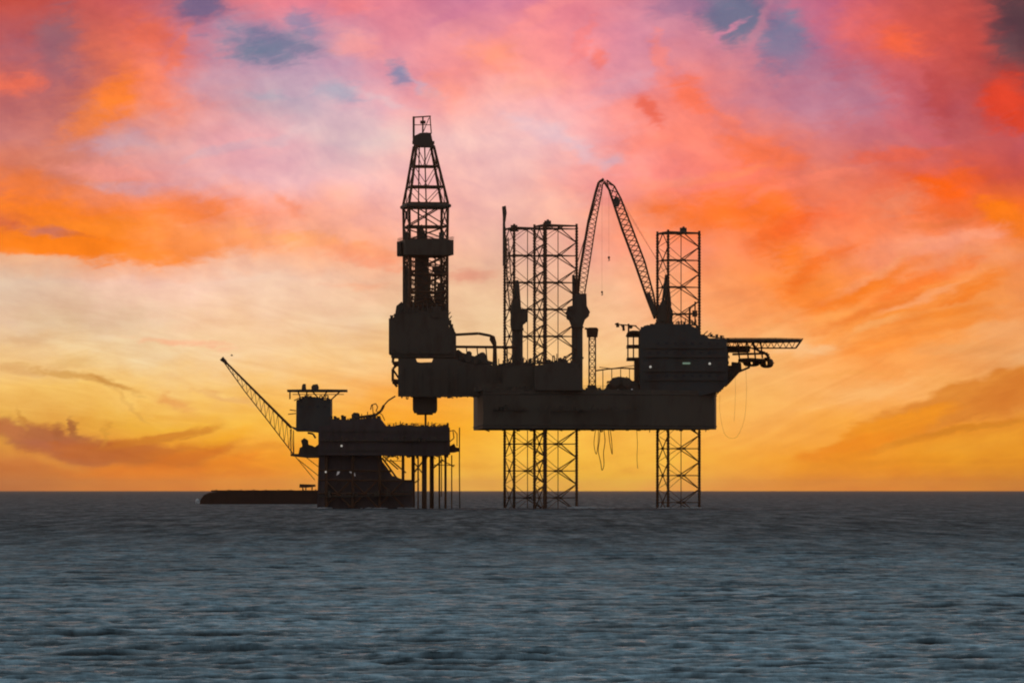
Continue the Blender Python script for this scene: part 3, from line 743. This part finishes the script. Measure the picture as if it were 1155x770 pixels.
# ---- vent tower amidships
m = MB()
for a in ((-3.6,-1),(3.6,-1),(3.6,1),(-3.6,1)):
    m.bar(W(668+a[0],441,-8+a[1]), W(668+a[0],378,-8+a[1]), 0.22, n=6)
for k in range(8):
    y = 438-k*8
    for d in (-9,-7):
        m.bar(W(664.4,y,d), W(671.6,y-8,d), 0.12, n=5); m.bar(W(671.6,y,d), W(664.4,y-8,d), 0.12, n=5); m.bar(W(664.4,y,d), W(671.6,y,d), 0.14, n=5)
vt = m.build('vent_tower', M_lat, rig)
m = MB(); m.prism([(662.2,380),(661.5,371),(664,369.2),(673,369.2),(675,371),(674,380)], -10, -6)
m.bar(W(659.5,370.4,-8),W(663,370.6,-8),0.3); m.build('vent_head', M_lat, vt)
m = MB(); m.prism([(662,441),(663,434),(672,434),(675,441)], -10.4, -5.6); m.build('tower_base', M_steel, vt)

# ---- deck winches and pipe run amidships
m = MB()
m.prism([(682,441),(685,433),(689,430),(691,426),(698,424.5),(706,425.5),(712,429),(718,433),(722,441)], -14, -4)
for x in (694,707): m.bar(W(x,431,-16), W(x,431,-3), 1.5, n=14)
m.build('winch', M_steel, rig)
m = MB()
for dy in (-2,6):
    m = MB()
    m.path([W(672,418,dy), W(686,416,dy), W(700,415,dy), W(722,416,dy)], 0.22, 6)
    m.path([W(676,414,dy), W(690,415.5,dy), W(716,412,dy)], 0.12, 5)
    for x in (680,690,700,710): m.bar(W(x,416,dy), W(x,441,dy), 0.13, n=5)
    m.build('pipe_run', M_lat, rig)

# ---- accommodation block
m = MB()
m.prism([(722,441),(722,372),(727,367),(741,365.5),(762,366),(776,365.5),(786,370),(789.5,374),(789.5,378.5),(797,379),(800,381.5),(820,382),(821,430),(812,441),(790,446),(722,446)], -13, 11)
acc = m.build('accommodation_block', M_blue, rig)
m = MB()
for (x0,x1,y) in ((726,818,392),(726,818,402),(726,818,418),(726,818,428)):
    m.pbox(x0,y+1.0,x1,y,-13.5,-13.02)
m.build('walkway', M_deck, acc)
for i,y in enumerate((386,396.5,422.5)):
    for k in range(9):
        x = 731+k*9.6
        if (i,k) in ((0,0),(1,8)): continue
        MB().pbox(x,y+2.6,x+3.6,y,-13.12,-13.01).build('window', M_glass, acc)
m = MB()
for k in range(6): m.bar(W(765+k*4,366,-6), W(765+k*4,362-random.random()*8,-6), 0.16, n=5)
m.bar(W(764,363,-6), W(786,363,-6), 0.1, n=5)
m.build('roof_antenna', M_lat, acc)
m = MB()
m.bar(W(762,355,-4), W(786,353,-4), 0.2); m.bar(W(778,366,-4),W(778,346,-4),0.3); m.pbox(781,357,786.5,350,-5,-3); m.bar(W(784,366,-4),W(784,340,-4),0.22)
m.build('antenna_frame', M_lat, acc)
m = MB()      # open galleries on the left of the block
for py in (377.5, 390.2, 404.5): m.pbox(707.5,py+1.6,722.5,py-1.6,-9,5)
m.prism([(706.5,378),(708.5,373.5),(714,372.5),(722.3,373),(722.3,378)], -9, 5)
for x in (708.2,714.5,721):
    for d in (-8.6,4.4): m.bar(W(x,405,d), W(x,377,d), 0.22, n=6)
m.pbox(716,441,722.4,405,-8,4)
m.build('gallery', M_lat, acc)
m = MB()
for d in (-3,):
    m.bar(W(693.5,365.5,d), W(718,367.5,d), 0.2, n=5); m.bar(W(696,364,d), W(697,369,d), 0.5, n=6); m.bar(W(703,366,d), W(703.5,373,d), 0.4, n=6)
    m.bar(W(709,365,d), W(709,374,d), 0.28, n=6); m.ball(W(711.5,368.5,d), 0.6); m.bar(W(700,366,d), W(704,372,d), 0.15, n=5); m.bar(W(716,367,d),W(722,372,d),0.2,n=5)
m.build('radio_aerial', M_lat, acc)
m = MB()
m.prism([(819,436),(821,412),(826,412),(826,408),(836,409),(836.5,416.5),(846,412.5),(846,415),(834,420),(824,431)], -4, 4)
m.build('bow_bracket', M_steel, acc)

# ---- helideck
m = MB()
cxp, rad = 851, 52*S
zc0, zc1 = PZ(385.6), PZ(382.8)
c0 = Vector((PX(850), D, 0))
oct_ = [(c0.x + 53.5*S/math.cos(math.pi/8)*math.cos(math.pi/8+k*math.pi/4), c0.y + 13.2*math.sin(math.pi/8+k*math.pi/4)/math.sin(math.pi/8*3)) for k in range(8)]
m.plan(oct_, zc0, zc1)
hd = m.build('helideck', M_steel, rig)
m = MB()
for d in (-8,0,8):
    m.bar(W(822,392.5,d), W(897.5,392.5,d), 0.22, n=6)
    m.bar(W(897.5,392.5,d), W(903,385,d), 0.3, n=6)
    x = 822
    while x < 895:
        m.bar(W(x,385.6,d), W(x+3.4,392.5,d), 0.13, n=5); m.bar(W(x+3.4,392.5,d), W(x+6.8,385.6,d), 0.13, n=5); x += 6.8
    m.bar(W(846,392,d), W(868,400,d), 0.2, n=5)
    for x in (832,842,850,858): m.bar(W(x,386,d), W(x+2,404,d), 0.25, n=6)
    m.path([W(848,387,d), W(856,396,d), W(863,398,d), W(868,404,d)], 0.42, 6)
    m.bar(W(826,399.5,d), W(866,398.5,d), 0.34, n=6)
    m.bar(W(836,415,d), W(820,432,d), 0.3, n=6); m.bar(W(829,412,d), W(820,420,d), 0.16, n=6); m.bar(W(834,418,d), W(833,408,d), 0.25, n=6)
m.pbox(820,396.5,846,390,-7,7)
m.build('support_truss', M_lat, hd)
m = MB()
n8 = len(oct_)
for i in range(n8):
    a, b = oct_[i], oct_[(i+1)%n8]
    def outp(p, k): return Vector((c0.x+(p[0]-c0.x)*k, c0.y+(p[1]-c0.y)*k, zc1+0.15))
    m.bar(outp(a,1.025), outp(b,1.025), 0.07, n=5)
    for t in range(5):
        p = (a[0]+(b[0]-a[0])*t/5, a[1]+(b[1]-a[1])*t/5)
        m.bar(Vector((p[0],p[1],zc0+0.2)), outp(p,1.025), 0.06, n=5)
m.build('safety_net', M_lat, hd)
MB().prism([(834,404),(846,403.5),(862,404.5),(863,407),(834,408)], -5, 5).build('lifeboat_davit', M_lat, rig)

# ---- pipework, lockers, vents and stanchions along the deck edges
def clutter(name, parent, line, d, n, hmax, mat=None, seed=1, up=1, wide=(1.2,4.5)):
    rr = random.Random(seed); m = MB()
    m.path([W(x,y-0.25*up,d) for x,y in line], 0.16, 6)
    L_ = [math.hypot(b[0]-a[0], b[1]-a[1]) for a,b in zip(line[:-1],line[1:])]; tot = sum(L_)
    for k in range(n):
        t = (k+rr.random())/n*tot; i = 0
        while i < len(L_)-1 and t > L_[i]: t -= L_[i]; i += 1
        a, b = line[i], line[i+1]; f = min(1, t/L_[i]); x, y = a[0]+(b[0]-a[0])*f, a[1]+(b[1]-a[1])*f
        h = hmax*rr.uniform(0.3,1.0)*up; w = rr.uniform(*wide); dd = d+rr.uniform(-2,2); c = rr.random()
        if c < 0.4: m.pbox(x-w/2, y-h*0.7, x+w/2, y+0.6*up, dd-1, dd+1)
        elif c < 0.55: m.path([W(x,y+0.5*up,dd),W(x,y-h,dd),W(x+w,y-h,dd),W(x+w,y+0.5*up,dd)], 0.16, 6)
        elif c < 0.7: m.bar(W(x,y+.5*up,dd),W(x,y-h*1.3,dd),0.13,n=6)
        elif c < 0.85: m.bar(W(x,y+.5*up,dd),W(x,y-h*0.8,dd),0.35,0.5,n=8)
        else: m.bar(W(x-w,y,dd),W(x+w,y-h,dd),0.16,n=6)
    return m.build(name, mat or M_steel, parent)
clutter('deck_pipework', hull_o, [(562,412),(604,410),(625,408.5),(650,410),(655,417)], -25, 46, 8.5, seed=3)
clutter('deck_pipework', hull_o, [(657,440),(684,440)], -22, 7, 4, seed=4)
clutter('deck_pipework', hull_o, [(535,441),(560,440),(640,440)], -29.5, 34, 7, seed=5)
clutter('side_piping', hull_o, [(556,462),(640,463),(720,462)], -31.4, 30, 7, seed=6)
clutter('deck_locker', hull_o, [(684,432),(700,426),(722,434)], -12, 12, 4, seed=7)
clutter('hanging_pipework', cant, [(452,446.5),(498,446.8),(533,446.6)], -8, 16, 3.2, seed=8, up=-1)
clutter('deck_pipework', cant, [(514,404),(530,409),(560,411)], -7.5, 18, 7, seed=9)
clutter('floor_equipment', df, [(440,360),(450,356),(456,351),(504,351),(508,369),(513,375)], -7, 30, 8, seed=10)
clutter('side_piping', df, [(440,398),(470,398.5),(512,399)], -8.6, 18, 6, seed=11)
clutter('roof_equipment', acc, [(723,372),(740,365.6),(785,367),(790,378),(818,382)], -8, 34, 5.5, seed=12)
clutter('stern_equipment', acc, [(722.2,441),(722.2,405)], -10, 14, 7, seed=13, wide=(1,3.4))
clutter('bow_equipment', acc, [(821,384),(821,412),(819,434),(808,445)], -6, 18, 5.5, seed=14, wide=(1,3))
clutter('underdeck_piping', hull_o, [(540,484),(600,484.2),(700,484.2),(800,484)], -10, 30, 2.6, seed=15, up=-1)

# ---- floodlights
for x, y, r, mt, d in ((733.6,413.6,1.35,M_glow,-14),(800.5,410,1.4,M_glow,-14),(697,440.4,1.4,M_glowdim,-24.5),(712.7,439.4,1.0,M_glowdim,-24.5)):
    MB().ball(W(x,y,d), r*S).build('lamp_or_gap_glow', mt, rig, True)
m = MB(); m.pbox(770,410.6,778.5,408.6,-13.8,-13.3); m.build('lit_porthole', M_lampgr, acc)

# ------------------------------------------------------------------ lifeboats on the bow
def lifeboat(x0, x1, y0, y1, dy, label):
    e = empty('lifeboat', W((x0+x1)/2, y1, dy), label, 'lifeboat', 'lifeboats slung under the helideck')
    cx_, cz = (PX(x0,dy)+PX(x1,dy))/2, (PZ(y0,dy)+PZ(y1,dy))/2
    hw, hh = (PX(x1,dy)-PX(x0,dy))/2, (PZ(y0,dy)-PZ(y1,dy))/2
    m = MB(); vs, fs = [], []; nu, nv = 18, 14
    L_ = 4.2
    for j in range(nv+1):
        t = -1 + 2*j/nv; k = max(0.03,(1-abs(t)**2.6))**0.5
        for i in range(nu):
            a = 2*math.pi*i/nu; ca, sa_ = math.cos(a), math.sin(a)
            vs.append((cx_ + hw*k*math.copysign(abs(ca)**0.75,ca), D+dy + L_*t, cz + hh*(0.35+0.65*k)*math.copysign(abs(sa_)**0.8,sa_)))
    for j in range(nv):
        for i in range(nu): fs.append((j*nu+i, j*nu+(i+1)%nu, (j+1)*nu+(i+1)%nu, (j+1)*nu+i))
    m.add(vs, fs); m.build('hull', M_boat, e, True)
    MB().pbox((x0+x1)/2-2.2, y0-0.9, (x0+x1)/2+2.2, y0+1.2, dy-1.2, dy+1.2).build('canopy_hatch', M_steel, e)
    for s_ in (-1,1): MB().bar((cx_+s_*(hw+0.06), D+dy-L_*0.6, cz), (cx_+s_*(hw+0.06), D+dy+L_*0.6, cz), 0.12).build('fender', M_rope, e)
lifeboat(857,872.5,403.8,415,-1,'rounded dark lifeboat at the outer end of the davits under the helideck')
lifeboat(838,857.5,404.5,413.5,2,'dark lifeboat between the quarters wall and the outermost lifeboat')

# ------------------------------------------------------------------ hoses and ropes hanging from the rig
def hose(name, pts, dy, r, label, cat, group):
    P = []
    for i in range(len(pts)-1):
        p0, p1, p2, p3 = (pts[max(0,i-1)], pts[i], pts[i+1], pts[min(len(pts)-1,i+2)])
        for k in range(6):
            t = k/6
            P.append([0.5*((2*p1[j])+(-p0[j]+p2[j])*t+(2*p0[j]-5*p1[j]+4*p2[j]-p3[j])*t*t+(-p0[j]+3*p1[j]-3*p2[j]+p3[j])*t**3) for j in (0,1)])
    P.append(pts[-1])
    m = MB().path([W(x,y,dy) for x,y in P], r, 6)
    tag(m.build(name, M_rope, None), label, cat, group)
G1 = 'hoses hanging below the hull'
hose('hanging_hose', [(672,483),(670,500),(672.5,512),(674.5,500),(675,483)], -8, 0.1, 'short hose loop under the hull between the double lattice legs and the longest loop', 'hose', G1)
hose('hanging_hose', [(677,483),(676,497),(674.8,508),(677.5,521),(679,530),(681.2,524),(680.8,510),(682.4,497),(681,483)], -7, 0.12, 'longest looped hose dangling under the middle of the hull', 'hose', G1)
hose('hanging_hose', [(688,483),(690,498),(690.5,512),(688,500),(686,483)], -6, 0.11, 'narrow short hose loop under the hull between longest loop and straight hose', 'hose', G1)
hose('hanging_hose', [(718,483),(719,500),(718.5,515),(719.2,528)], -9, 0.08, 'single straight hose hanging alone under the hull beside the bow leg', 'hose', G1)
G2 = 'ropes hanging off the bow'
hose('hanging_rope', [(841,412),(842,440),(840,470),(833,490),(825,494),(817,488),(812,465),(812,445)], -2, 0.03, 'thin slack rope looping from the bow below the lifeboats', 'rope', G2)
hose('hanging_rope', [(829,420),(829.5,445),(828,475)], 1, 0.03, 'thin rope hanging straight down below the helideck bracket', 'rope', G2)
hose('tag_line', [(518.3,482),(518.2,520),(518.6,576)], 6, 0.18, 'thin vertical pipe dropping from the rig to the sea past the small platform', 'pipe', None)

# ------------------------------------------------------------------ small fixed production platform
plat = empty('production_platform', (PX(430), D-10, 0), 'small fixed production platform with sloping flare boom and low helideck', 'oil platform')
B = -10.0   # its depth
m = MB()
m.prism([(359,513),(359,480.5),(372.5,479),(372.5,473),(398,474),(412,472),(428,471.5),(433,478),(436,481),(506.5,481.5),(507,512),(490,514),(478,513.5)], B-11, B+11)
md = m.build('main_deck', M_purple, plat)
m = MB()
for y in (486,497,507): m.pbox(362,y+0.8,505,y,B-11.35,B-11.02)
for x in range(366,506,9): m.pbox(x,511,x+0.9,482.5,B-11.3,B-11.05)
m.build('deck_edge', M_deck, md)
for d in (-10.5,10.5): MB().rail([W(437,481,B+d),W(505,481.3,B+d)], h=1.0).build('deck_rail', M_lat, md)
MB().prism([(448,481.6),(450,478.6),(456,478.4),(457,481.6)], B-5, B+2).build('deck_hatch', M_lat, md)
# quarters and helideck
m = MB()
m.prism([(333.8,486),(334.2,452),(340,449.6),(346,447),(362,448.5),(366,450.5),(373,449.8),(373,473.2),(378,474),(378,486)], B-8, B+8)
m.prism([(326.5,480),(334,482),(360,484.5),(360,487.5),(345,486),(332,484.5)], B-8.5, B+8.5)
q = m.build('quarters_module', M_blue, plat)
for x in (339,348,357,365): MB().pbox(x,460,x+3.2,457,B-8.14,B-8.01).build('window', M_glass, q)
m = MB()
c1 = Vector((PX(358,B), D+B, 0)); hp = [(c1.x+33.5*S/math.cos(math.pi/8)*math.cos(math.pi/8+k*math.pi/4), c1.y+9*math.sin(math.pi/8+k*math.pi/4)) for k in range(8)]
m.plan(hp, PZ(441.9,B), PZ(439.4,B))
h2 = m.build('helideck', M_steel, plat)
m = MB()
for x0,x1 in ((327,327),(336,340),(346,346),(352,362),(369,362),(384,372)):
    for d in (-5,5): m.bar(W(x0,441,B+d), W(x1,452 if x1>330 else 450,B+d), 0.22, n=6)
for d in (-5,5): m.bar(W(330,444.6,B+d), W(388,444.6,B+d), 0.12, n=5)
m.bar(W(326.8,462,B), W(333.8,463,B), 0.15, n=5); m.bar(W(325,467,B), W(333.8,466,B), 0.15, n=5)
m.build('support_truss', M_lat, h2)
m = MB()
m.prism([(340,440),(340.6,434.5),(342,432.6),(344.6,432.8),(345.2,440)], B-1.2, B+1.2)
m.build('deck_monitor', M_steel, h2)
m = MB()
m.prism([(351.5,440),(351,436),(353,433.5),(358,433),(359.5,436.5),(358.5,440)], B-1.5, B+1.5)
m.build('deck_monitor', M_steel, h2)
# flare boom
m = MB()
tip = (251.5,405.5)
for d in (-2.4,2.4):
    m.bar(W(328.5,482,B+d), W(tip[0]+1,tip[1]+0.5,B+d*0.15), 0.42, 0.3, n=8)
for d in (-1.5,1.5):
    m.path([W(253,409,B+d*0.1), W(276,441,B+d*.5), W(302,474,B+d*.8), W(331,512,B+d)], 0.17, 6)
    m.bar(W(331,512,B+d), W(355,541,B+d), 0.12, n=5)
top = lambda t: Vector((tip[0]+(328.5-tip[0])*t, tip[1]+(482-tip[1])*t))
bot = lambda t: Vector((253+(331-253)*t, 409+(512-409)*t))
N = 15
for k in range(1,N+1):
    t0, t1 = (k-1)/N, k/N
    a, b_, c_ = top(t1), bot(t1), bot(t0)
    for d in (-1,1): m.bar(W(a.x,a.y,B+d*2*t1), W(b_.x,b_.y,B+d*1.4*t1), 0.085, n=5)
    m.bar(W(a.x,a.y,B-1.8*t1), W(c_.x,c_.y,B-1.2*t0), 0.07, n=5)
    m.bar(W(a.x,a.y,B-2*t1), W(a.x,a.y,B+2*t1), 0.09, n=5)
fb = m.build('flare_boom', M_lat, plat)
m = MB(); m.bar(W(254,408,B), W(249.8,404,B), 0.5, 0.75, n=10); m.bar(W(256,411,B), W(253,406,B), 0.5, n=8); m.build('flare_tip', M_steel, fb)
# lower left service deck
m = MB()
m.prism([(327.5,514),(328,511.5),(360,512),(360,516),(345,516)], B-6, B+6)
m.prism([(336.5,512),(338,505),(341,503),(339.5,496.5),(343,493.8),(346.5,496),(347,501),(351,502),(355,504),(360,500),(360,513)], B-4, B+4)
for d in (-5,5):
    m.bar(W(328.4,512,B+d), W(327.6,484,B+d), 0.16, n=6); m.bar(W(331.5,512,B+d), W(331,485,B+d), 0.14, n=6)
    m.path([W(347,488,B+d),W(353,489,B+d),W(356,494,B+d)],0.3,6)
    m.bar(W(334,516,B+d), W(359,536,B+d), 0.12, n=5); m.bar(W(346,516,B+d), W(359,526,B+d), 0.12, n=5)
m.build('service_deck', M_steel, plat)
# jacket: solid lower modules and legs in the sea
m = MB()
m.prism([(359.5,513),(430,513),(431,520),(437,528),(442,536),(456,541),(465.5,543),(466,571),(464,571),(464,577),(357.5,577),(358.5,552)], B-7, B-3)
m.prism([(362,513),(366,513),(366,577),(362,577)], B-9, B-7.02)
m.prism([(357.5,577),(359.5,513),(365,513),(371,527.5),(378,535.5),(379.5,531.5),(383.5,530.5),(381,536),(393,535),(394,530),(399,531.5),(402,536),(404,528),(428,513),(431,520),(440,536),(460,544),(466,571),(466,577)], B+3, B+7)
jk = m.build('lower_module', M_purple, plat)
m = MB()
for y in (530,541,556): m.bar(W(359,y,B-9),W(441 if y<540 else 465,y+1,B-9),0.3)
for x0,x1 in ((366,396),(396,426),(426,456)):
    m.bar(W(x0,541,B-9),W(x1,572,B-9),0.28); m.bar(W(x1,541,B-9),W(x0,572,B-9),0.28)
for x in (368,398,428): m.bar(W(x,513,B-9),W(x,578,B-9),0.42)
m.build('cross_brace', M_lat, jk)
for x, r, d in ((454.6,1.7,-4),(466,2.1,4),(478.6,2.9,-6),(487,2.5,5),(502.5,1.4,0),(471.6,0.9,-8),(495.6,1.0,7),(509.5,0.7,3)):
    MB().bar(W(x,513,B+d), W(x,579,B+d), r*S, n=12).build('conductor_pipe', M_lat, plat)
for d in (-6,6):
    m = MB()
    m.bar(W(432,514,B+d), W(449,529,B+d), 0.22, n=6); m.bar(W(440,518,B+d), W(458,533,B+d), 0.22, n=6); m.bar(W(431,516,B+d),W(449,541,B+d),0.3,n=6)
    m.bar(W(432,519.5,B+d), W(455,519.5,B+d), 0.1, n=5)
    m.bar(W(466,534,B+d), W(477,520,B+d), 0.25, n=6); m.bar(W(466,520,B+d), W(477,534,B+d), 0.2, n=6)
    m.bar(W(487,529,B+d), W(500,518,B+d), 0.25, n=6); m.bar(W(497,518,B+d), W(512,526,B+d), 0.15, n=6); m.bar(W(488,524,B+d), W(513,524.5,B+d), 0.13, n=6)
    m.bar(W(467,545,B+d), W(473,540,B+d), 0.2, n=6); m.bar(W(498,515,B+d), W(498,560,B+d), 0.16, n=6)
    m.build('leg_brace', M_lat, plat)
m = MB()
for d in (-5,5):
    m.path([W(507,486,B+d),W(512,485,B+d),W(515.5,489,B+d),W(515.5,503,B+d)],0.14,6)
    m.path([W(507,498,B+d),W(512,494,B+d),W(511,486,B+d)],0.16,6)
m.prism([(507,510),(507,503),(512,500),(514,504),(518.5,505),(518.5,508.5),(511,510)], B-6, B+6)
m.build('end_landing', M_lat, plat)
# deck crane on the small platform
m = MB(); m.pbox(396.5,474.5,405.5,467,B-2,B+2); m.prism([(397,467),(399,465),(404,465.4),(405.5,467)],B-2,B+2)
ck = m.build('deck_crane', M_steel, plat)
m = MB()
m.path([W(404,470.6,B),W(416,469,B),W(424,467.8,B),W(430,463,B),W(433,457,B)],0.42,6)
m.bar(W(410,474,B),W(424,468.6,B),0.2,n=6); m.path([W(432,458,B),W(438,451.5,B),W(446,446.5,B)],0.24,6)
m.path([W(418,462,B),W(419,456.5,B),W(424,455,B),W(426,459,B),W(424,464,B)],0.16,6); m.bar(W(420,456,B),W(421,467,B),0.14,n=5)
m.path([W(425,464,B),W(431,467.5,B),W(434,474,B)],0.13,6); m.build('boom', M_lat, ck)
clutter('deck_equipment', md, [(373,473),(398,474),(414,472),(430,472)], B-8, 22, 7, seed=21)
clutter('deck_equipment', md, [(436,481),(470,481),(506,481.5)], B-8, 26, 5, seed=22)
clutter('underdeck_piping', md, [(432,513),(470,513.5),(506,512.5)], B-8, 24, 5, seed=23, up=-1)
clutter('side_piping', md, [(362,497),(430,497),(505,497)], B-11.8, 26, 6, seed=24)
clutter('roof_equipment', q, [(334.5,452),(346,447.6),(372,450)], B-7, 12, 4, seed=25)
clutter('boat_landing', jk, [(360,560),(400,560),(464,558)], B-9.5, 24, 9, seed=26)
MB().ball(W(385.2,502.6,B-11.6), 1.2*S).build('lamp_or_gap_glow', M_glow, plat, True)
MB().ball(W(367.4,532,B-9.5), 1.1*S).build('lamp_or_gap_glow', M_glow, plat, True)  # no lamp: glowing ball standing in for sky seen between the braces
for pts in ([(379.5,536),(380.6,531.5),(384,530.4),(382,534.4)], [(393.6,531.5),(396,530.2),(400,533),(401,537),(398.6,535.6)]):
    MB().prism(pts, B-7.3, B-7.02).build('sky_gap_glow', M_glowdim, plat)  # glowing patches added for sky showing through gaps in the module

# ------------------------------------------------------------------ barge moored behind the small platform
def barge():
    dyb = D*20/15.2 - D
    kd = (D+dyb)/F
    e = empty('barge', (PX(290,dyb), D+dyb, 0), 'long low rust brown barge lying on the water behind the small platform', 'barge')
    prof = [(224.5,569.5),(226.5,562.5),(230,558),(236,555.2),(246,554.4),(300,554.2),(352,554),(372,554),(376,569.5)]
    MB().prism(prof, dyb-7, dyb+7).build('hull', M_barge, e)
    m = MB()
    m.pbox(238,554.4,370,552.6,dyb-6.9,dyb-6.5); m.pbox(238,554.4,370,552.6,dyb+6.5,dyb+6.9)
    for x in range(244,370,14): m.bar(W(x,554.3,dyb-5), W(x,551.8,dyb-5), 0.3, n=8)
    m.build('bulwark', M_barge, e)
    m = MB()
    for x in range(256,334,20): m.pbox(x,554.2,x+15,552.4,dyb-4,dyb+4)
    m.build('hatch_cover', M_steel, e)
    m = MB()
    m.prism([(337.5,549.6),(338,545.6),(355.5,546.2),(355.5,548.4),(346,549.6)], dyb-3, dyb+3)
    for x in (341.5,345,352):
        for d in (-2.5,2.5): m.bar(W(x,554.4,dyb+d), W(x,549,dyb+d), 0.25, n=6)
    m.build('shelter_canopy', M_barge, e)
    m = MB()
    m.ball((PX(223.2,dyb), D+dyb-3, 0.9), 1.0, (0.8,2.5,1.3)); m.ball((PX(225.5,dyb), D+dyb-3, 0.3), 1.0, (1.6,3,0.6))
    mt = bpy.data.materials.new('white_foam'); mt.use_nodes = True
    mt.node_tree.nodes['Principled BSDF'].inputs['Base Color'].default_value = (0.8,0.8,0.78,1)
    mt.node_tree.nodes['Principled BSDF'].inputs['Roughness'].default_value = 0.9
    o = m.build('foam', mt, None); tag(o, 'small white bow wave foam at the rounded end of the long barge', 'foam', kind='stuff')
barge()
mt = bpy.data.materials['white_foam']
m = MB()
for k in range(150):
    t = random.random()**1.6
    px = 645+46*t; w = random.uniform(0.3,1.1)*(1-0.5*t)
    m.ball((PX(px,-20)+random.uniform(-.5,.5), D-22+random.uniform(-5,5), random.uniform(0.0,0.35)), w, (1.5,1.2,0.32*(1.2-t)), nu=7, nv=5)
tag(m.build('foam', mt, None, True), 'thin pale wash of broken water beside the double lattice legs', 'foam', kind='stuff')

m = MB()
for xa, xb, dd in ((408,434,-18),(452,470,-17),(360,372,-18),(742,790,-9)):
    for k in range(26):
        px = random.uniform(xa, xb); w = random.uniform(0.25,0.8)
        m.ball((PX(px,dd), D+dd+random.uniform(-2,2), random.uniform(0,0.15)), w, (1.7,1.2,0.28), nu=7, nv=5)
tag(m.build('foam', mt, None, True), 'low flecks of foam at the waterline of the small platform and the bow leg', 'foam', kind='stuff')

# ------------------------------------------------------------------ seabird over the flare boom
bd = MB(); c = W(261.4,400.8,-20)
bd.ball(c, 0.2, (2.0,0.8,0.8), nu=10, nv=6)
for sg in (-1,1):
    bd.add([c+Vector((0.15,0,0.1)), c+Vector((-0.2,0,0.1)), c+Vector((-0.1,sg*0.45,0.38)), c+Vector((0.12,sg*0.45,0.38)), c+Vector((-0.12,sg*0.95,0.22)), c+Vector((0.15,0,0.05)), c+Vector((-0.2,0,0.05)), c+Vector((-0.1,sg*0.45,0.34)), c+Vector((0.12,sg*0.45,0.34))],
           [(0,1,2,3),(3,2,4),(5,8,7,6),(8,4,7),(0,3,8,5),(1,6,7,2)])
bd.add([c+Vector((0.35,-0.06,0.03)), c+Vector((0.35,0.06,0.03)), c+Vector((0.62,0.12,0.05)), c+Vector((0.62,-0.12,0.05)), c+Vector((0.4,0,-0.05))], [(0,1,2,3),(0,4,1),(1,4,2),(2,4,3),(3,4,0)])
tag(bd.build('seabird', M_rope, None), 'tiny dark seabird flying just above the flare boom tip', 'bird')

# ------------------------------------------------------------------ sea haze
hz_ = MB().box(-75000,75000,-72000,75000,-4.0,128.0)
hm = bpy.data.materials.new('sea_haze'); hm.use_nodes = True
hm.node_tree.nodes.remove(hm.node_tree.nodes['Principled BSDF'])
pvn = hm.node_tree.nodes.new('ShaderNodeVolumePrincipled'); pvn.inputs['Color'].default_value = (1.0,0.84,0.64,1)
pvn.inputs['Density'].default_value = HAZE; pvn.inputs['Anisotropy'].default_value = 0.94
hm.node_tree.links.new(pvn.outputs[0], hm.node_tree.nodes['Material Output'].inputs['Volume'])
tag(hz_.build('haze', hm), 'thin warm haze over the sea out to the horizon', 'haze', kind='stuff')

# ------------------------------------------------------------------ render settings
sc = bpy.context.scene
sc.render.engine = 'CYCLES'
sc.view_settings.view_transform = 'Standard'; sc.view_settings.look = 'None'
sc.view_settings.exposure = 0; sc.view_settings.gamma = 1
sc.view_settings.use_curve_mapping = False
sc.cycles.filter_width = 2.0
sc.cycles.max_bounces = 6
sc.cycles.use_denoising = True
